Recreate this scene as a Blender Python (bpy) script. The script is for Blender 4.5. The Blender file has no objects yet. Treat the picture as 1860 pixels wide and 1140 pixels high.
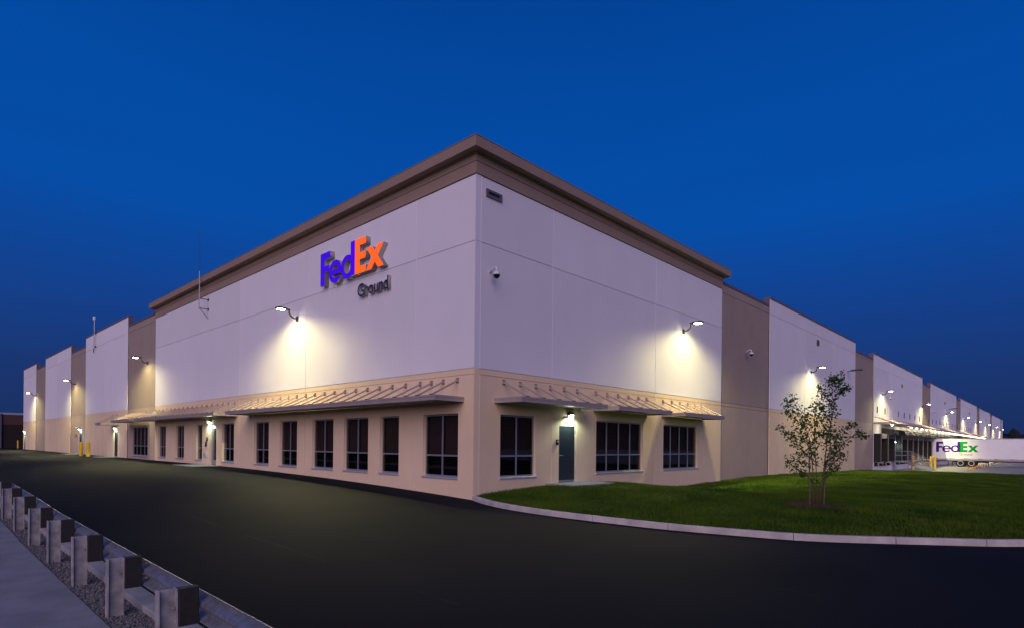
import bpy, bmesh, math, random
import numpy as np
from mathutils import Vector, Matrix, noise
R = math.radians
ORD = 'first second third fourth fifth sixth seventh eighth ninth tenth eleventh twelfth thirteenth fourteenth fifteenth sixteenth seventeenth eighteenth nineteenth twentieth'.split()+['twenty-first', 'twenty-second', 'twenty-third', 'twenty-fourth', 'twenty-fifth', 'twenty-sixth', 'twenty-seventh', 'twenty-eighth']
random.seed(7)
scene = bpy.context.scene
C = scene.collection

# ---------------------------------------------------------------- camera
CAM = Vector((13.33, -12.40, 1.75)); YAW = R(43.31); ROLL = math.atan(.00987)
F_PX = 1061.7; PX, PY = 930.0, 805.9           # focal length and principal point in photo pixels (1860 x 1140)
cd = bpy.data.cameras.new('camera'); cam = bpy.data.objects.new('camera', cd); C.objects.link(cam)
cd.sensor_width = 36.0; cd.lens = 36.0*F_PX/1860.0
cd.shift_y = (PY-570.0)/1860.0
cd.clip_start = .1; cd.clip_end = 3000
cam.matrix_world = Matrix.Translation(CAM) @ Matrix.Rotation(YAW, 4, 'Z') @ Matrix.Rotation(R(90), 4, 'X') @ Matrix.Rotation(ROLL, 4, 'Z')
scene.camera = cam

# ---------------------------------------------------------------- world, sun, exposure
world = bpy.data.worlds.new('World'); scene.world = world; world.use_nodes = True
nt = world.node_tree; nt.nodes.clear()
tc = nt.nodes.new('ShaderNodeTexCoord'); sep = nt.nodes.new('ShaderNodeSeparateXYZ')
ramp = nt.nodes.new('ShaderNodeValToRGB'); bg = nt.nodes.new('ShaderNodeBackground'); wo = nt.nodes.new('ShaderNodeOutputWorld')
nz = nt.nodes.new('ShaderNodeTexNoise'); mp = nt.nodes.new('ShaderNodeMapping'); mx = nt.nodes.new('ShaderNodeMix'); mx.data_type = 'RGBA'
cr = nt.nodes.new('ShaderNodeValToRGB')
mp.inputs['Scale'].default_value = (1.2, 1.2, 9.0); nz.inputs['Scale'].default_value = 2.2; nz.inputs['Detail'].default_value = 4
nt.links.new(tc.outputs['Generated'], sep.inputs[0]); nt.links.new(sep.outputs['Z'], ramp.inputs[0])
nt.links.new(tc.outputs['Generated'], mp.inputs[0]); nt.links.new(mp.outputs[0], nz.inputs['Vector']); nt.links.new(nz.outputs['Fac'], cr.inputs[0])
e = ramp.color_ramp.elements
e[0].position = 0.0; e[0].color = (.010, .024, .092, 1)
e[1].position = 1.0; e[1].color = (.0012, .036, .210, 1)
for p_, c_ in ((.10, (.010, .034, .150)), (.22, (.006, .049, .250)), (.34, (.0016, .068, .352)), (.48, (.0010, .063, .330)), (.64, (.0010, .047, .262))):
    k = e.new(p_); k.color = (*c_, 1)
cr.color_ramp.elements[0].position = .35; cr.color_ramp.elements[0].color = (.97, .975, .98, 1)
cr.color_ramp.elements[1].position = .75; cr.color_ramp.elements[1].color = (1.03, 1.015, 1.01, 1)
mx.blend_type = 'MULTIPLY'; mx.inputs[0].default_value = 1.0
nt.links.new(ramp.outputs[0], mx.inputs[6]); nt.links.new(cr.outputs[0], mx.inputs[7])
nt.links.new(mx.outputs[2], bg.inputs[0]); nt.links.new(bg.outputs[0], wo.inputs[0]); bg.inputs[1].default_value = .81

sd = bpy.data.lights.new('afterglow_sun', 'SUN'); sun = bpy.data.objects.new('afterglow_sun', sd); C.objects.link(sun)
sd.energy = 1.5; sd.angle = R(70); sd.color = (1.0, .74, .86)
# light comes from behind the camera, a little more from the left (towards -Y than +X), low in the sky
sun_from = Vector((.54, -.80, .33)).normalized()
sun.rotation_euler = (-sun_from).to_track_quat('-Z', 'Y').to_euler(); sun.location = (60, -90, 60)

scene.view_settings.view_transform = 'Standard'; scene.view_settings.look = 'None'
scene.view_settings.exposure = 0.44; scene.view_settings.gamma = 1.0; scene.view_settings.use_curve_mapping = False
scene.render.engine = 'CYCLES'; scene.cycles.use_denoising = True; scene.cycles.sample_clamp_indirect = 6.0
scene.cycles.max_bounces = 6; scene.cycles.diffuse_bounces = 3; scene.cycles.glossy_bounces = 3; scene.cycles.transparent_max_bounces = 12

# ---------------------------------------------------------------- materials
MATS = {}
def mat(name, col, rough=.7, var=.0, vscale=6., bump=0., bscale=120., metal=0., emit=None, estr=0., col2=None, spec=.5, detail=4., bdist=.01, streak=0.):
    if name in MATS: return MATS[name]
    m = bpy.data.materials.new(name); m.use_nodes = True; n = m.node_tree; b = n.nodes['Principled BSDF']
    b.inputs['Base Color'].default_value = (*col, 1); b.inputs['Roughness'].default_value = rough; b.inputs['Metallic'].default_value = metal
    b.inputs['Specular IOR Level'].default_value = spec
    if emit: b.inputs['Emission Color'].default_value = (*emit, 1); b.inputs['Emission Strength'].default_value = estr
    if var or bump or col2:
        t = n.nodes.new('ShaderNodeTexCoord'); g = n.nodes.new('ShaderNodeNewGeometry')
    if var or col2:
        z = n.nodes.new('ShaderNodeTexNoise'); z.inputs['Scale'].default_value = vscale; z.inputs['Detail'].default_value = detail
        n.links.new(g.outputs['Position'], z.inputs['Vector'])
        r_ = n.nodes.new('ShaderNodeValToRGB'); n.links.new(z.outputs['Fac'], r_.inputs[0])
        a = col2 if col2 else tuple(max(0, c*(1-var)) for c in col); b2 = col if col2 else tuple(min(1, c*(1+var)) for c in col)
        r_.color_ramp.elements[0].position = .3; r_.color_ramp.elements[0].color = (*a, 1)
        r_.color_ramp.elements[1].position = .7; r_.color_ramp.elements[1].color = (*b2, 1)
        n.links.new(r_.outputs[0], b.inputs['Base Color'])
    if streak:
        src = b.inputs['Base Color'].links[0].from_socket
        mpn = n.nodes.new('ShaderNodeMapping'); mpn.inputs['Scale'].default_value = (.9, .9, .13); n.links.new(g.outputs['Position'], mpn.inputs[0])
        z3 = n.nodes.new('ShaderNodeTexNoise'); z3.inputs['Scale'].default_value = 1.; z3.inputs['Detail'].default_value = 6; z3.inputs['Roughness'].default_value = .65; n.links.new(mpn.outputs[0], z3.inputs['Vector'])
        r3 = n.nodes.new('ShaderNodeValToRGB'); r3.color_ramp.elements[0].position = .28; r3.color_ramp.elements[0].color = (1-streak, 1-streak*1.05, 1-streak*1.1, 1); r3.color_ramp.elements[1].position = .6; r3.color_ramp.elements[1].color = (1, 1, 1, 1); n.links.new(z3.outputs['Fac'], r3.inputs[0])
        oi = n.nodes.new('ShaderNodeObjectInfo'); mo = n.nodes.new('ShaderNodeMapRange'); n.links.new(oi.outputs['Random'], mo.inputs[0]); mo.inputs[3].default_value = .95; mo.inputs[4].default_value = 1.03
        mv = n.nodes.new('ShaderNodeVectorMath'); mv.operation = 'SCALE'; n.links.new(src, mv.inputs[0]); n.links.new(mo.outputs[0], mv.inputs['Scale']); src = mv.outputs[0]
        mm = n.nodes.new('ShaderNodeMix'); mm.data_type = 'RGBA'; mm.blend_type = 'MULTIPLY'; mm.inputs[0].default_value = 1.; n.links.new(src, mm.inputs[6]); n.links.new(r3.outputs[0], mm.inputs[7]); n.links.new(mm.outputs[2], b.inputs['Base Color'])
    if bump:
        z2 = n.nodes.new('ShaderNodeTexNoise'); z2.inputs['Scale'].default_value = bscale; z2.inputs['Detail'].default_value = 3
        n.links.new(g.outputs['Position'], z2.inputs['Vector'])
        bp = n.nodes.new('ShaderNodeBump'); bp.inputs['Strength'].default_value = bump; bp.inputs['Distance'].default_value = bdist
        n.links.new(z2.outputs['Fac'], bp.inputs['Height']); n.links.new(bp.outputs[0], b.inputs['Normal'])
    MATS[name] = m; return m
WHITE = mat('wall_white_paint', (.80, .785, .80), .75, .018, .7, .3, 45., streak=.022)
BEIGE = mat('wall_beige_paint', (.82, .64, .41), .75, .04, .8, .3, 45., streak=.05)
TAUPE = mat('wall_taupe_paint', (.36, .285, .225), .75, .05, .8, .3, 45., streak=.05)
TAUPE2 = mat('wall_taupe_base_paint', (.46, .36, .27), .75, .05, .8, .3, 45., streak=.05)
CORN = mat('cornice_brown', (.31, .225, .165), .7, .05, 1.2, .15, 40.)
CAPM = mat('parapet_metal', (.17, .14, .155), .45, .05, 2., metal=.2)
METAL = mat('canopy_metal', (.40, .34, .31), .42, .05, 3., metal=.15)
ROD = mat('rod_metal', (.36, .28, .25), .5, .06, 9.)
DARKM = mat('dark_bronze_metal', (.045, .038, .03), .45)
ALU = mat('window_aluminium', (.42, .43, .48), .35, metal=.6)
SILL = mat('sill_aluminium', (.50, .52, .58), .4, .05, 5., metal=.3)
ROOM = mat('dark_room', (.012, .011, .012), .9)
BLIND = mat('blind_fabric', (.17, .145, .14), .8, .1, 3.)
DOORM = mat('door_paint', (.022, .028, .036), .45, .08, 3.)
DFRAME = mat('door_frame_paint', (.60, .50, .36), .6)
STEEL = mat('stainless_steel', (.6, .6, .6), .3, metal=.9)
GALV = mat('galvanised_steel', (.38, .40, .44), .42, .22, 14., .12, 60., metal=.75)
GALVP = mat('galvanised_post', (.34, .33, .31), .65, .30, 9., .15, 50., metal=.1)
BLOCK = mat('blockout_composite', (.016, .014, .012), .7, .25, 16., .2, 60.)
CONC = mat('concrete', (.30, .30, .285), .85, .14, 3., .35, 90., spec=.2)
WALKC = mat('sidewalk_concrete', (.235, .24, .235), .85, .16, 2.2, .4, 90., spec=.15, detail=7.)
CONCK = mat('kerb_concrete', (.50, .46, .41), .85, .25, 2.4, .5, 50., detail=8., spec=.2)
YEL = mat('yellow_paint', (.72, .46, .02), .55, .08, 8.)
BLACK = mat('black_rubber', (.010, .010, .011), .75, .2, 6., .2, 40.)
BLACKF = mat('black_vinyl', (.010, .011, .014), .6, .3, 5., .4, 12., bdist=.03)
RED = mat('red_paint', (.45, .03, .02), .5)
ORG = mat('orange_plastic', (.38, .11, .015), .5, .1, 9.)
GLASSW = mat('camera_dome', (.01, .01, .012), .08)
WPL = mat('white_plastic', (.68, .68, .70), .4)
BRICK = mat('brick_brown', (.022, .012, .011), .85, .2, 8., .4, 20.)
BRICKB = mat('brick_band', (.10, .05, .038), .85, .1, 4.)
BARK = mat('birch_bark', (.085, .045, .034), .8, .35, 24., .4, 60.)
TWIG = mat('twig_bark', (.05, .028, .024), .8, .2, 30.)
LEAF = mat('leaf', (.030, .078, .010), .6, .5, 5., spec=.2)
WOODST = mat('stake_wood', (.13, .09, .075), .85, .2, 20.)
MULCH = mat('mulch', (.075, .038, .030), .95, .6, 14., .8, 70., bdist=.02, spec=.05)
SPURP = mat('sign_purple', (.035, .0, .30), .35, emit=(.033, .0, .46), estr=.85)
SORG = mat('sign_orange', (.80, .12, .0), .35, emit=(1., .085, .0), estr=.85)
SNAVY = mat('sign_navy', (.012, .010, .06), .4)
SRET = mat('sign_return', (.34, .32, .31), .5)
PPURP = mat('print_purple', (.045, .006, .19), .6, spec=.1)
PGRN = mat('print_green', (.002, .34, .025), .6, spec=.1)
PGREY = mat('print_grey', (.20, .19, .21), .5)
TRAIL = mat('trailer_white', (.84, .84, .84), .4, .03, 1.5)
LWARM = mat('lamp_lens', (.9, .85, .7), .3, emit=(1., .93, .68), estr=45.)
LDOCK = mat('dock_lens', (.9, .85, .7), .3, emit=(1., .88, .60), estr=26.)
LGRN = mat('door_lens', (.9, 1., .9), .3, emit=(.78, 1., .86), estr=25.)

def asphalt_mat():
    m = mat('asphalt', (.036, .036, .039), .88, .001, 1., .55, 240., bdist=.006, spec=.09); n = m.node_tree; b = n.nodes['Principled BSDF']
    g = n.nodes.new('ShaderNodeNewGeometry')
    def noise_(s, d): 
        z = n.nodes.new('ShaderNodeTexNoise'); z.inputs['Scale'].default_value = s; z.inputs['Detail'].default_value = d; n.links.new(g.outputs['Position'], z.inputs['Vector']); return z
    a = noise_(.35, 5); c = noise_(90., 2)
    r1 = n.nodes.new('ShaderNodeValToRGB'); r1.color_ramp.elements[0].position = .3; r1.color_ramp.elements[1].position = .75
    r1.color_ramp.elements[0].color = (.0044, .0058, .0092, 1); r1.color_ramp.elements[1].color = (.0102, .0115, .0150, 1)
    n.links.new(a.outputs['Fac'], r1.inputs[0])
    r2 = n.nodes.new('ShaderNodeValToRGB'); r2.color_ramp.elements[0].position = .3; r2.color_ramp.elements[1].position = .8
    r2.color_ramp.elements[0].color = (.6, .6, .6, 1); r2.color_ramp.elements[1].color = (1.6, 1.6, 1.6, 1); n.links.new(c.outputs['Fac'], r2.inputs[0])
    # paving seams running along the lot, worn pale in places
    w = n.nodes.new('ShaderNodeSeparateXYZ'); n.links.new(g.outputs['Position'], w.inputs[0])
    wob = noise_(.5, 3); add = n.nodes.new('ShaderNodeMath'); add.operation = 'MULTIPLY_ADD'; n.links.new(wob.outputs['Fac'], add.inputs[0]); add.inputs[1].default_value = .25; n.links.new(w.outputs['Y'], add.inputs[2])
    dv = n.nodes.new('ShaderNodeMath'); dv.operation = 'PINGPONG'; n.links.new(add.outputs[0], dv.inputs[0]); dv.inputs[1].default_value = 1.85
    lt = n.nodes.new('ShaderNodeMath'); lt.operation = 'LESS_THAN'; n.links.new(dv.outputs[0], lt.inputs[0]); lt.inputs[1].default_value = .016
    pa = noise_(1.1, 4); gt = n.nodes.new('ShaderNodeMath'); gt.operation = 'GREATER_THAN'; n.links.new(pa.outputs['Fac'], gt.inputs[0]); gt.inputs[1].default_value = .56
    mu = n.nodes.new('ShaderNodeMath'); mu.operation = 'MULTIPLY'; n.links.new(lt.outputs[0], mu.inputs[0]); n.links.new(gt.outputs[0], mu.inputs[1])
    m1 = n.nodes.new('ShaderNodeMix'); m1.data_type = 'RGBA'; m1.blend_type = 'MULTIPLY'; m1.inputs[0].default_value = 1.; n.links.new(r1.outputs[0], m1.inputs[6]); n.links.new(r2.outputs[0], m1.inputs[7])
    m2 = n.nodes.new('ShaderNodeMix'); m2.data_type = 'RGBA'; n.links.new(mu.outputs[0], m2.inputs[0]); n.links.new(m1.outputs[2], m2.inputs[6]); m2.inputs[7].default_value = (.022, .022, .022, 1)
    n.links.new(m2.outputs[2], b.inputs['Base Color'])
    return m
ASPH = asphalt_mat()
def glass_mat():
    m = bpy.data.materials.new('window_glass'); m.use_nodes = True; n = m.node_tree; n.nodes.clear()
    o = n.nodes.new('ShaderNodeOutputMaterial'); mixs = n.nodes.new('ShaderNodeMixShader'); tr = n.nodes.new('ShaderNodeBsdfTransparent'); gl = n.nodes.new('ShaderNodeBsdfGlossy')
    fr = n.nodes.new('ShaderNodeFresnel'); fr.inputs[0].default_value = 1.5
    tr.inputs[0].default_value = (.52, .47, .45, 1); gl.inputs[0].default_value = (1., 1., 1., 1); gl.inputs[1].default_value = .015
    n.links.new(fr.outputs[0], mixs.inputs[0]); n.links.new(tr.outputs[0], mixs.inputs[1]); n.links.new(gl.outputs[0], mixs.inputs[2]); n.links.new(mixs.outputs[0], o.inputs[0])
    return m
GLASS = glass_mat()
def lawn_mat():
    m = mat('lawn_grass', (.024, .055, .004), .95, .4, .9, .9, 55., bdist=.03, detail=8., spec=.05); return m
LAWN = lawn_mat()
GRASS = mat('grass_blades', (.088, .138, .012), .8, .0, .5, col2=(.022, .062, .005), detail=8., spec=.08)
GRAV = mat('gravel_stones', (.13, .125, .12), .7, .85, 42.)
GROUND = mat('rough_ground', (.02, .026, .010), .95, .3, .2, spec=.03)
WOODS = mat('dark_woods', (.007, .011, .005), .9, .5, .6)

# ---------------------------------------------------------------- mesh helpers
class MB:
    def __init__(s): s.v = []; s.f = []; s.m = []
    def poly(s, pts, mi=0):
        b = len(s.v); s.v += [tuple(p) for p in pts]; s.f.append(tuple(range(b, b+len(pts)))); s.m.append(mi); return s
    def box(s, a, b, mi=0):
        x0, y0, z0 = [min(p, q) for p, q in zip(a, b)]; x1, y1, z1 = [max(p, q) for p, q in zip(a, b)]
        i = len(s.v); s.v += [(x0,y0,z0),(x1,y0,z0),(x1,y1,z0),(x0,y1,z0),(x0,y0,z1),(x1,y0,z1),(x1,y1,z1),(x0,y1,z1)]
        for f in ((0,3,2,1),(4,5,6,7),(0,1,5,4),(1,2,6,5),(2,3,7,6),(3,0,4,7)): s.f.append(tuple(i+k for k in f)); s.m.append(mi)
        return s
    def tube(s, pts, r, n=8, caps=True, mi=0):
        pts = [Vector(p) for p in pts]; rs = r if isinstance(r, (list, tuple)) else [r]*len(pts); rings = []
        ref = None
        for i, p in enumerate(pts):
            d = (pts[min(i+1, len(pts)-1)]-pts[max(i-1, 0)]).normalized()
            if ref is None: ref = Vector((0,0,1)) if abs(d.z) < .9 else Vector((1,0,0))
            u = d.cross(ref).normalized(); w = u.cross(d).normalized(); ref = w
            b = len(s.v); s.v += [tuple(p+(u*math.cos(2*math.pi*k/n)+w*math.sin(2*math.pi*k/n))*rs[i]) for k in range(n)]; rings.append(b)
        for a, b in zip(rings, rings[1:]):
            for k in range(n): s.f.append((a+k, a+(k+1)%n, b+(k+1)%n, b+k)); s.m.append(mi)
        if caps:
            s.f.append(tuple(rings[0]+k for k in range(n))[::-1]); s.m.append(mi); s.f.append(tuple(rings[-1]+k for k in range(n))); s.m.append(mi)
        return s
    def lathe(s, prof, n=16, loc=(0,0,0), axis='Z', mi=0):
        rings = []
        for r_, h in prof:
            b = len(s.v)
            for k in range(n):
                a = 2*math.pi*k/n; x, y = r_*math.cos(a), r_*math.sin(a)
                p = {'Z': (x, y, h), 'Y': (x, h, y), 'X': (h, x, y)}[axis]
                s.v.append(tuple(p[q]+loc[q] for q in range(3)))
            rings.append(b)
        for a, b in zip(rings, rings[1:]):
            for k in range(n): s.f.append((a+k, a+(k+1)%n, b+(k+1)%n, b+k)); s.m.append(mi)
        return s
    def sweep(s, sections, mi=0, close=True, caps=True):
        n = len(sections[0]); rings = []
        for sec in sections: rings.append(len(s.v)); s.v += [tuple(p) for p in sec]
        for a, b in zip(rings, rings[1:]):
            for k in range(n if close else n-1): s.f.append((a+k, a+(k+1)%n, b+(k+1)%n, b+k)); s.m.append(mi)
        if caps and close:
            s.f.append(tuple(rings[0]+k for k in range(n))[::-1]); s.m.append(mi); s.f.append(tuple(rings[-1]+k for k in range(n))); s.m.append(mi)
        return s
    def map(s, fn): s.v = [tuple(fn(*p)) for p in s.v]; return s
    def build(s, name, mats, parent=None, smooth=False, bevel=0., recalc=True):
        me = bpy.data.meshes.new(name); me.from_pydata(s.v, [], s.f)
        if not isinstance(mats, (list, tuple)): mats = [mats]
        for q in mats: me.materials.append(q)
        if len(mats) > 1: me.polygons.foreach_set('material_index', s.m)
        bm = bmesh.new(); bm.from_mesh(me); 
        if recalc: bmesh.ops.recalc_face_normals(bm, faces=bm.faces)
        if bevel: bmesh.ops.bevel(bm, geom=list(bm.edges), offset=bevel, segments=1, affect='EDGES', clamp_overlap=True)
        bm.to_mesh(me); bm.free()
        if smooth: me.polygons.foreach_set('use_smooth', [True]*len(me.polygons))
        o = bpy.data.objects.new(name, me); C.objects.link(o)
        if parent: o.parent = parent
        return o
def tag(o, label=None, cat=None, group=None, kind=None):
    if label: o['label'] = label
    if cat: o['category'] = cat
    if group: o['group'] = group
    if kind: o['kind'] = kind
    return o
def empty(name, loc=(0,0,0), rz=0., label=None, cat=None, group=None, kind=None):
    o = bpy.data.objects.new(name, None); C.objects.link(o); o.location = loc; o.rotation_euler = (0,0,rz); o.empty_display_size = .2
    return tag(o, label, cat, group, kind)
def copy_tree(o, parent=None):
    c = o.copy(); C.objects.link(c)
    if parent: c.parent = parent
    for ch in list(o.children): copy_tree(ch, c)
    return c
# wall coordinates: a = metres along the wall from the corner, o = metres out from the wall, z = height
def WL(a, o, z): return (-a, -o, z)
def WR(a, o, z): return (o, a, z)

# ---------------------------------------------------------------- ground heights
PX_, PZ_ = [-400, -200, -22, -17.5, -13.7, -8.6, -4.7, -1.6, 0, 5, 10, 14.3, 400], [.41, .41, .41, .39, .35, .27, .17, .07, 0, -.105, -.19, -.25, -.27]
def smooth(t): t = max(0., min(1., t)); return t*t*(3-2*t)
def zA(x, y):
    return float(np.interp(x, PX_, PZ_)) + .012*min(y, 0.) + (-.38*smooth((y-6)/44.) if x > 0 else 0.)
ZDOCK = -.65
KERB = [(0.02, -.06), (.9, -.42), (1.9, -.68), (2.97, -.78), (3.95, -.76), (4.98, -.66), (5.9, -.56), (6.87, -.41), (8.1, -.05), (9.29, .40), (10.1, .95), (10.88, 1.61), (11.55, 2.2), (12.23, 2.79), (12.76, 3.38), (13.7, 4.6), (14.8, 6.6), (16., 10.), (17.2, 16.), (18.2, 26.), (19., 40.), (19.4, 51.6)]
def catmull(P, n=4):
    out = []
    P = [Vector((*p, 0)) for p in P]; Q = [P[0]*2-P[1]] + P + [P[-1]*2-P[-2]]
    for i in range(1, len(Q)-2):
        for k in range(n):
            t = k/n; a, b, c, d = Q[i-1:i+3]
            out.append(.5*((2*b)+(c-a)*t+(2*a-5*b+4*c-d)*t*t+(3*b-a-3*c+d)*t**3))
    return out+[P[-1]]
KC = catmull(KERB, 4)
KX = [p.x for p in KC]; KY = [p.y for p in KC]

# asphalt, dock apron, rough ground
def grid_mesh(mb, xs, yfun, nrow, zfun):
    base = len(mb.v); n = nrow+1
    for x in xs:
        y0, y1 = yfun(x)
        for j in range(n):
            y = y0+(y1-y0)*j/nrow; mb.v.append((x, y, zfun(x, y)))
    for i in range(len(xs)-1):
        for j in range(nrow): mb.f.append((base+i*n+j, base+(i+1)*n+j, base+(i+1)*n+j+1, base+i*n+j+1)); mb.m.append(0)
m = MB()
grid_mesh(m, list(np.linspace(-170, -30, 15))+list(np.linspace(-28, 0.02, 20)), lambda x: (-10.16, .25 if x > -91.2 else 60), 10, zA)
grid_mesh(m, KX, lambda x: (-10.16, float(np.interp(x, KX, KY))+.05), 14, zA)
grid_mesh(m, list(np.linspace(19.4, 170, 14)), lambda x: (-10.16, 51.6), 24, zA)
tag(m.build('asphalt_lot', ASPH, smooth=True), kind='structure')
m = MB(); grid_mesh(m, [-.1, 10, 19.4, 60, 170], lambda x: (51.6, 262), 30, lambda x, y: max(ZDOCK, zA(max(x, 14), y)-.004) if y > 52 else min(zA(max(x, 14.3), y), ZDOCK+.05))
tag(m.build('dock_apron', mat('apron_concrete', (.27, .26, .25), .85, .15, 1.2, .3, 60.)), kind='structure')
m = MB(); m.poly([(-900, -900, -1.6), (900, -900, -1.6), (900, 900, -1.6), (-900, 900, -1.6)])
tag(m.build('ground', GROUND), kind='structure')
# verge behind the sidewalk, out to the hills
m = MB(); m.poly([(-170, -13.2, .2), (170, -13.2, -.5), (170, -240, -.8), (-170, -240, -.2)])
tag(m.build('verge', GROUND), kind='structure')

# lawn (ruled between kerb and wall)
WY, WZ = [-1, 0, 1.2, 2.67, 3.5, 6.0, 6.92, 9.03, 11.4, 14.2, 18, 20.3, 25, 45.8, 52.6], [.10, .12, .17, .26, .295, .295, .25, .01, -.19, -.19, -.13, -.05, -.01, -.26, -.41]
def kerb_top(x, y): return zA(x, y)+.145
def lawn_z(x, y):
    dk = min((p.x-x)**2+(p.y-y)**2 for p in KC[::2])**.5; w = x/(x+dk+1e-6)
    q = min(range(0, len(KC), 2), key=lambda i: (KC[i].x-x)**2+(KC[i].y-y)**2); kp = KC[q]
    zk = max(kerb_top(kp.x, kp.y), -.42); z = float(np.interp(y, WY, WZ))*(1-smooth(w))+zk*smooth(w)
    z = z-.03*(1-smooth(dk/.5)) + .06*math.sin(math.pi*w)*smooth(dk/3)
    return z + .012*noise.noise((x*.9, y*.9, 3.1))
m = MB(); NU, NV = len(KC), 26
for i, k in enumerate(KC):
    t = i/(NU-1); yw = -.03+51.55*t**1.9
    for j in range(NV+1):
        v = j/NV; x = k.x*(1-v)+.004*v; y = (k.y+.13)*(1-v)+yw*v
        if i == NU-1: y = 51.6
        m.v.append((x, y, lawn_z(x, y)))
for i in range(NU-1):
    for j in range(NV): a = i*(NV+1)+j; m.f.append((a, a+NV+1, a+NV+2, a+1)); m.m.append(0)
m.poly([(0, 51.6, -.36), (19.4, 51.6, -.40), (19.4, 52.1, -.70), (0, 52.1, -.70)])
tag(m.build('lawn', LAWN, smooth=True), kind='structure')

# grass blades on the near lawn: stuff
rng = np.random.default_rng(5)
def lawn_fast():
    gx = np.linspace(0, 20, 61); gy = np.linspace(-1, 52, 161)
    Z = np.array([[lawn_z(x, y) for y in gy] for x in gx]); return gx, gy, Z
gx, gy, GZ = lawn_fast()
def zl(x, y):
    fx = np.clip(x/20*60, 0, 59.999); fy = np.clip((y+1)/53*160, 0, 159.999); i = fx.astype(int); j = fy.astype(int); u = fx-i; v = fy-j
    return GZ[i, j]*(1-u)*(1-v)+GZ[i+1, j]*u*(1-v)+GZ[i, j+1]*(1-u)*v+GZ[i+1, j+1]*u*v
N = 230000
N2 = 110000
x = np.concatenate([rng.random(N)*14.5, rng.random(N2)*19.2]); y = np.concatenate([-1+rng.random(N)**1.25*24, 18+rng.random(N2)*33.5]); big = np.concatenate([np.ones(N), np.full(N2, 1.7)])
ky = np.interp(x, KX, KY)+.14
keep = (y > ky) & ~((x < 1.33) & (y > 3.45) & (y < 5.95)) & ~((((x-8.25)/.9)**2+((y-5.55)/.66)**2 < 1) & (rng.random(len(x)) < .93))
x = x[keep]; y = y[keep]; big = big[keep]; n_ = len(x); z = zl(x, y)
hgt = .035+.05*rng.random(n_); hgt *= 1+.5*np.sin(x*1.7+y*.9)*np.sin(y*1.3-x*.6); ang = rng.random(n_)*2*np.pi; wd = (.006+.008*rng.random(n_))*big; la = rng.random(n_)*2*np.pi; ln = hgt*(.3+.7*rng.random(n_))
V = np.empty((n_, 3, 3)); V[:, 0] = np.stack([x-np.cos(ang)*wd, y-np.sin(ang)*wd, z-.01], 1); V[:, 1] = np.stack([x+np.cos(ang)*wd, y+np.sin(ang)*wd, z-.01], 1); V[:, 2] = np.stack([x+np.cos(la)*ln, y+np.sin(la)*ln, z+hgt], 1)
def tri_mesh(name, V, mt):
    k = V.shape[0]; me = bpy.data.meshes.new(name); me.vertices.add(k*3); me.vertices.foreach_set('co', V.reshape(-1))
    me.loops.add(k*3); me.loops.foreach_set('vertex_index', np.arange(k*3, dtype=np.int32)); me.polygons.add(k); me.polygons.foreach_set('loop_start', np.arange(0, k*3, 3, dtype=np.int32))
    me.materials.append(mt); me.update(calc_edges=True); o = bpy.data.objects.new(name, me); C.objects.link(o); return o
tag(tri_mesh('grass', V, GRASS), 'short mown green grass covering the lawn inside the kerb', 'grass', kind='stuff')

# kerb stones
kerb = empty('kerb', (0,0,0), kind='structure')
jx = [0.02, 2.97, 4.98, 6.87, 9.29, 10.88, 12.23, 13.7, 16.0, 18.2, 19.4]
for a, b in zip(jx, jx[1:]):
    ts = [a+.006]+[q for q in KX if a+.05 < q < b-.05]+[b-.006]; secs = []
    for q in ts:
        yv = float(np.interp(q, KX, KY)); d = Vector((1, float(np.interp(q+.05, KX, KY)-np.interp(q-.05, KX, KY))/.1, 0)).normalized(); nn = Vector((-d.y, d.x, 0))
        p = Vector((q, yv, 0)); zb = zA(q, yv); h = .135
        secs.append([(*(p+nn*o)[:2], zb+zz) for o, zz in ((0, -.12), (.012, h-.02), (.03, h), (.15, h), (.16, -.12))])
    MB().sweep(secs).build('kerb_stone', CONCK, kerb)

# sidewalk, gravel, edge kerb under the rail
walk = empty('sidewalk', (0,0,0), kind='structure')
xs = [-1.65+3.48*k for k in range(-12, 9)]
for a, b in zip(xs, xs[1:]):
    secs = []
    for q in np.linspace(a+.006, b-.006, 5):
        z0 = zA(q, -10.8)
        secs.append([(q, -13.2, z0-.2), (q, -13.2, z0-.02), (q, -10.79, z0), (q, -10.775, z0-.012), (q, -10.775, z0-.2)])
    MB().sweep(secs).build('sidewalk_slab', WALKC, walk)
m = MB()
for q in np.linspace(-44, 26, 71):
    pass
secs = [[(q, -10.78, zA(q, -10.6)-.03), (q, -10.30, zA(q, -10.6)-.03), (q, -10.30, zA(q, -10.6)-.2), (q, -10.78, zA(q, -10.6)-.2)] for q in np.linspace(-44, 26, 36)]
tag(MB().sweep(secs).build('gravel_bed', GRAV), kind='structure')
edge = empty('edge_kerb', (0,0,0), kind='structure')
for a in np.arange(-44, 26, 3.0):
    secs = []
    for q in (a+.005, a+1.5, a+2.995):
        z0 = zA(q, -10.2); secs.append([(q, -10.37, z0-.2), (q, -10.37, z0+.035), (q, -10.35, z0+.05), (q, -10.14, z0+.05), (q, -10.12, z0-.2)])
    MB().sweep(secs).build('kerb_stone', CONC, edge)
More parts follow.
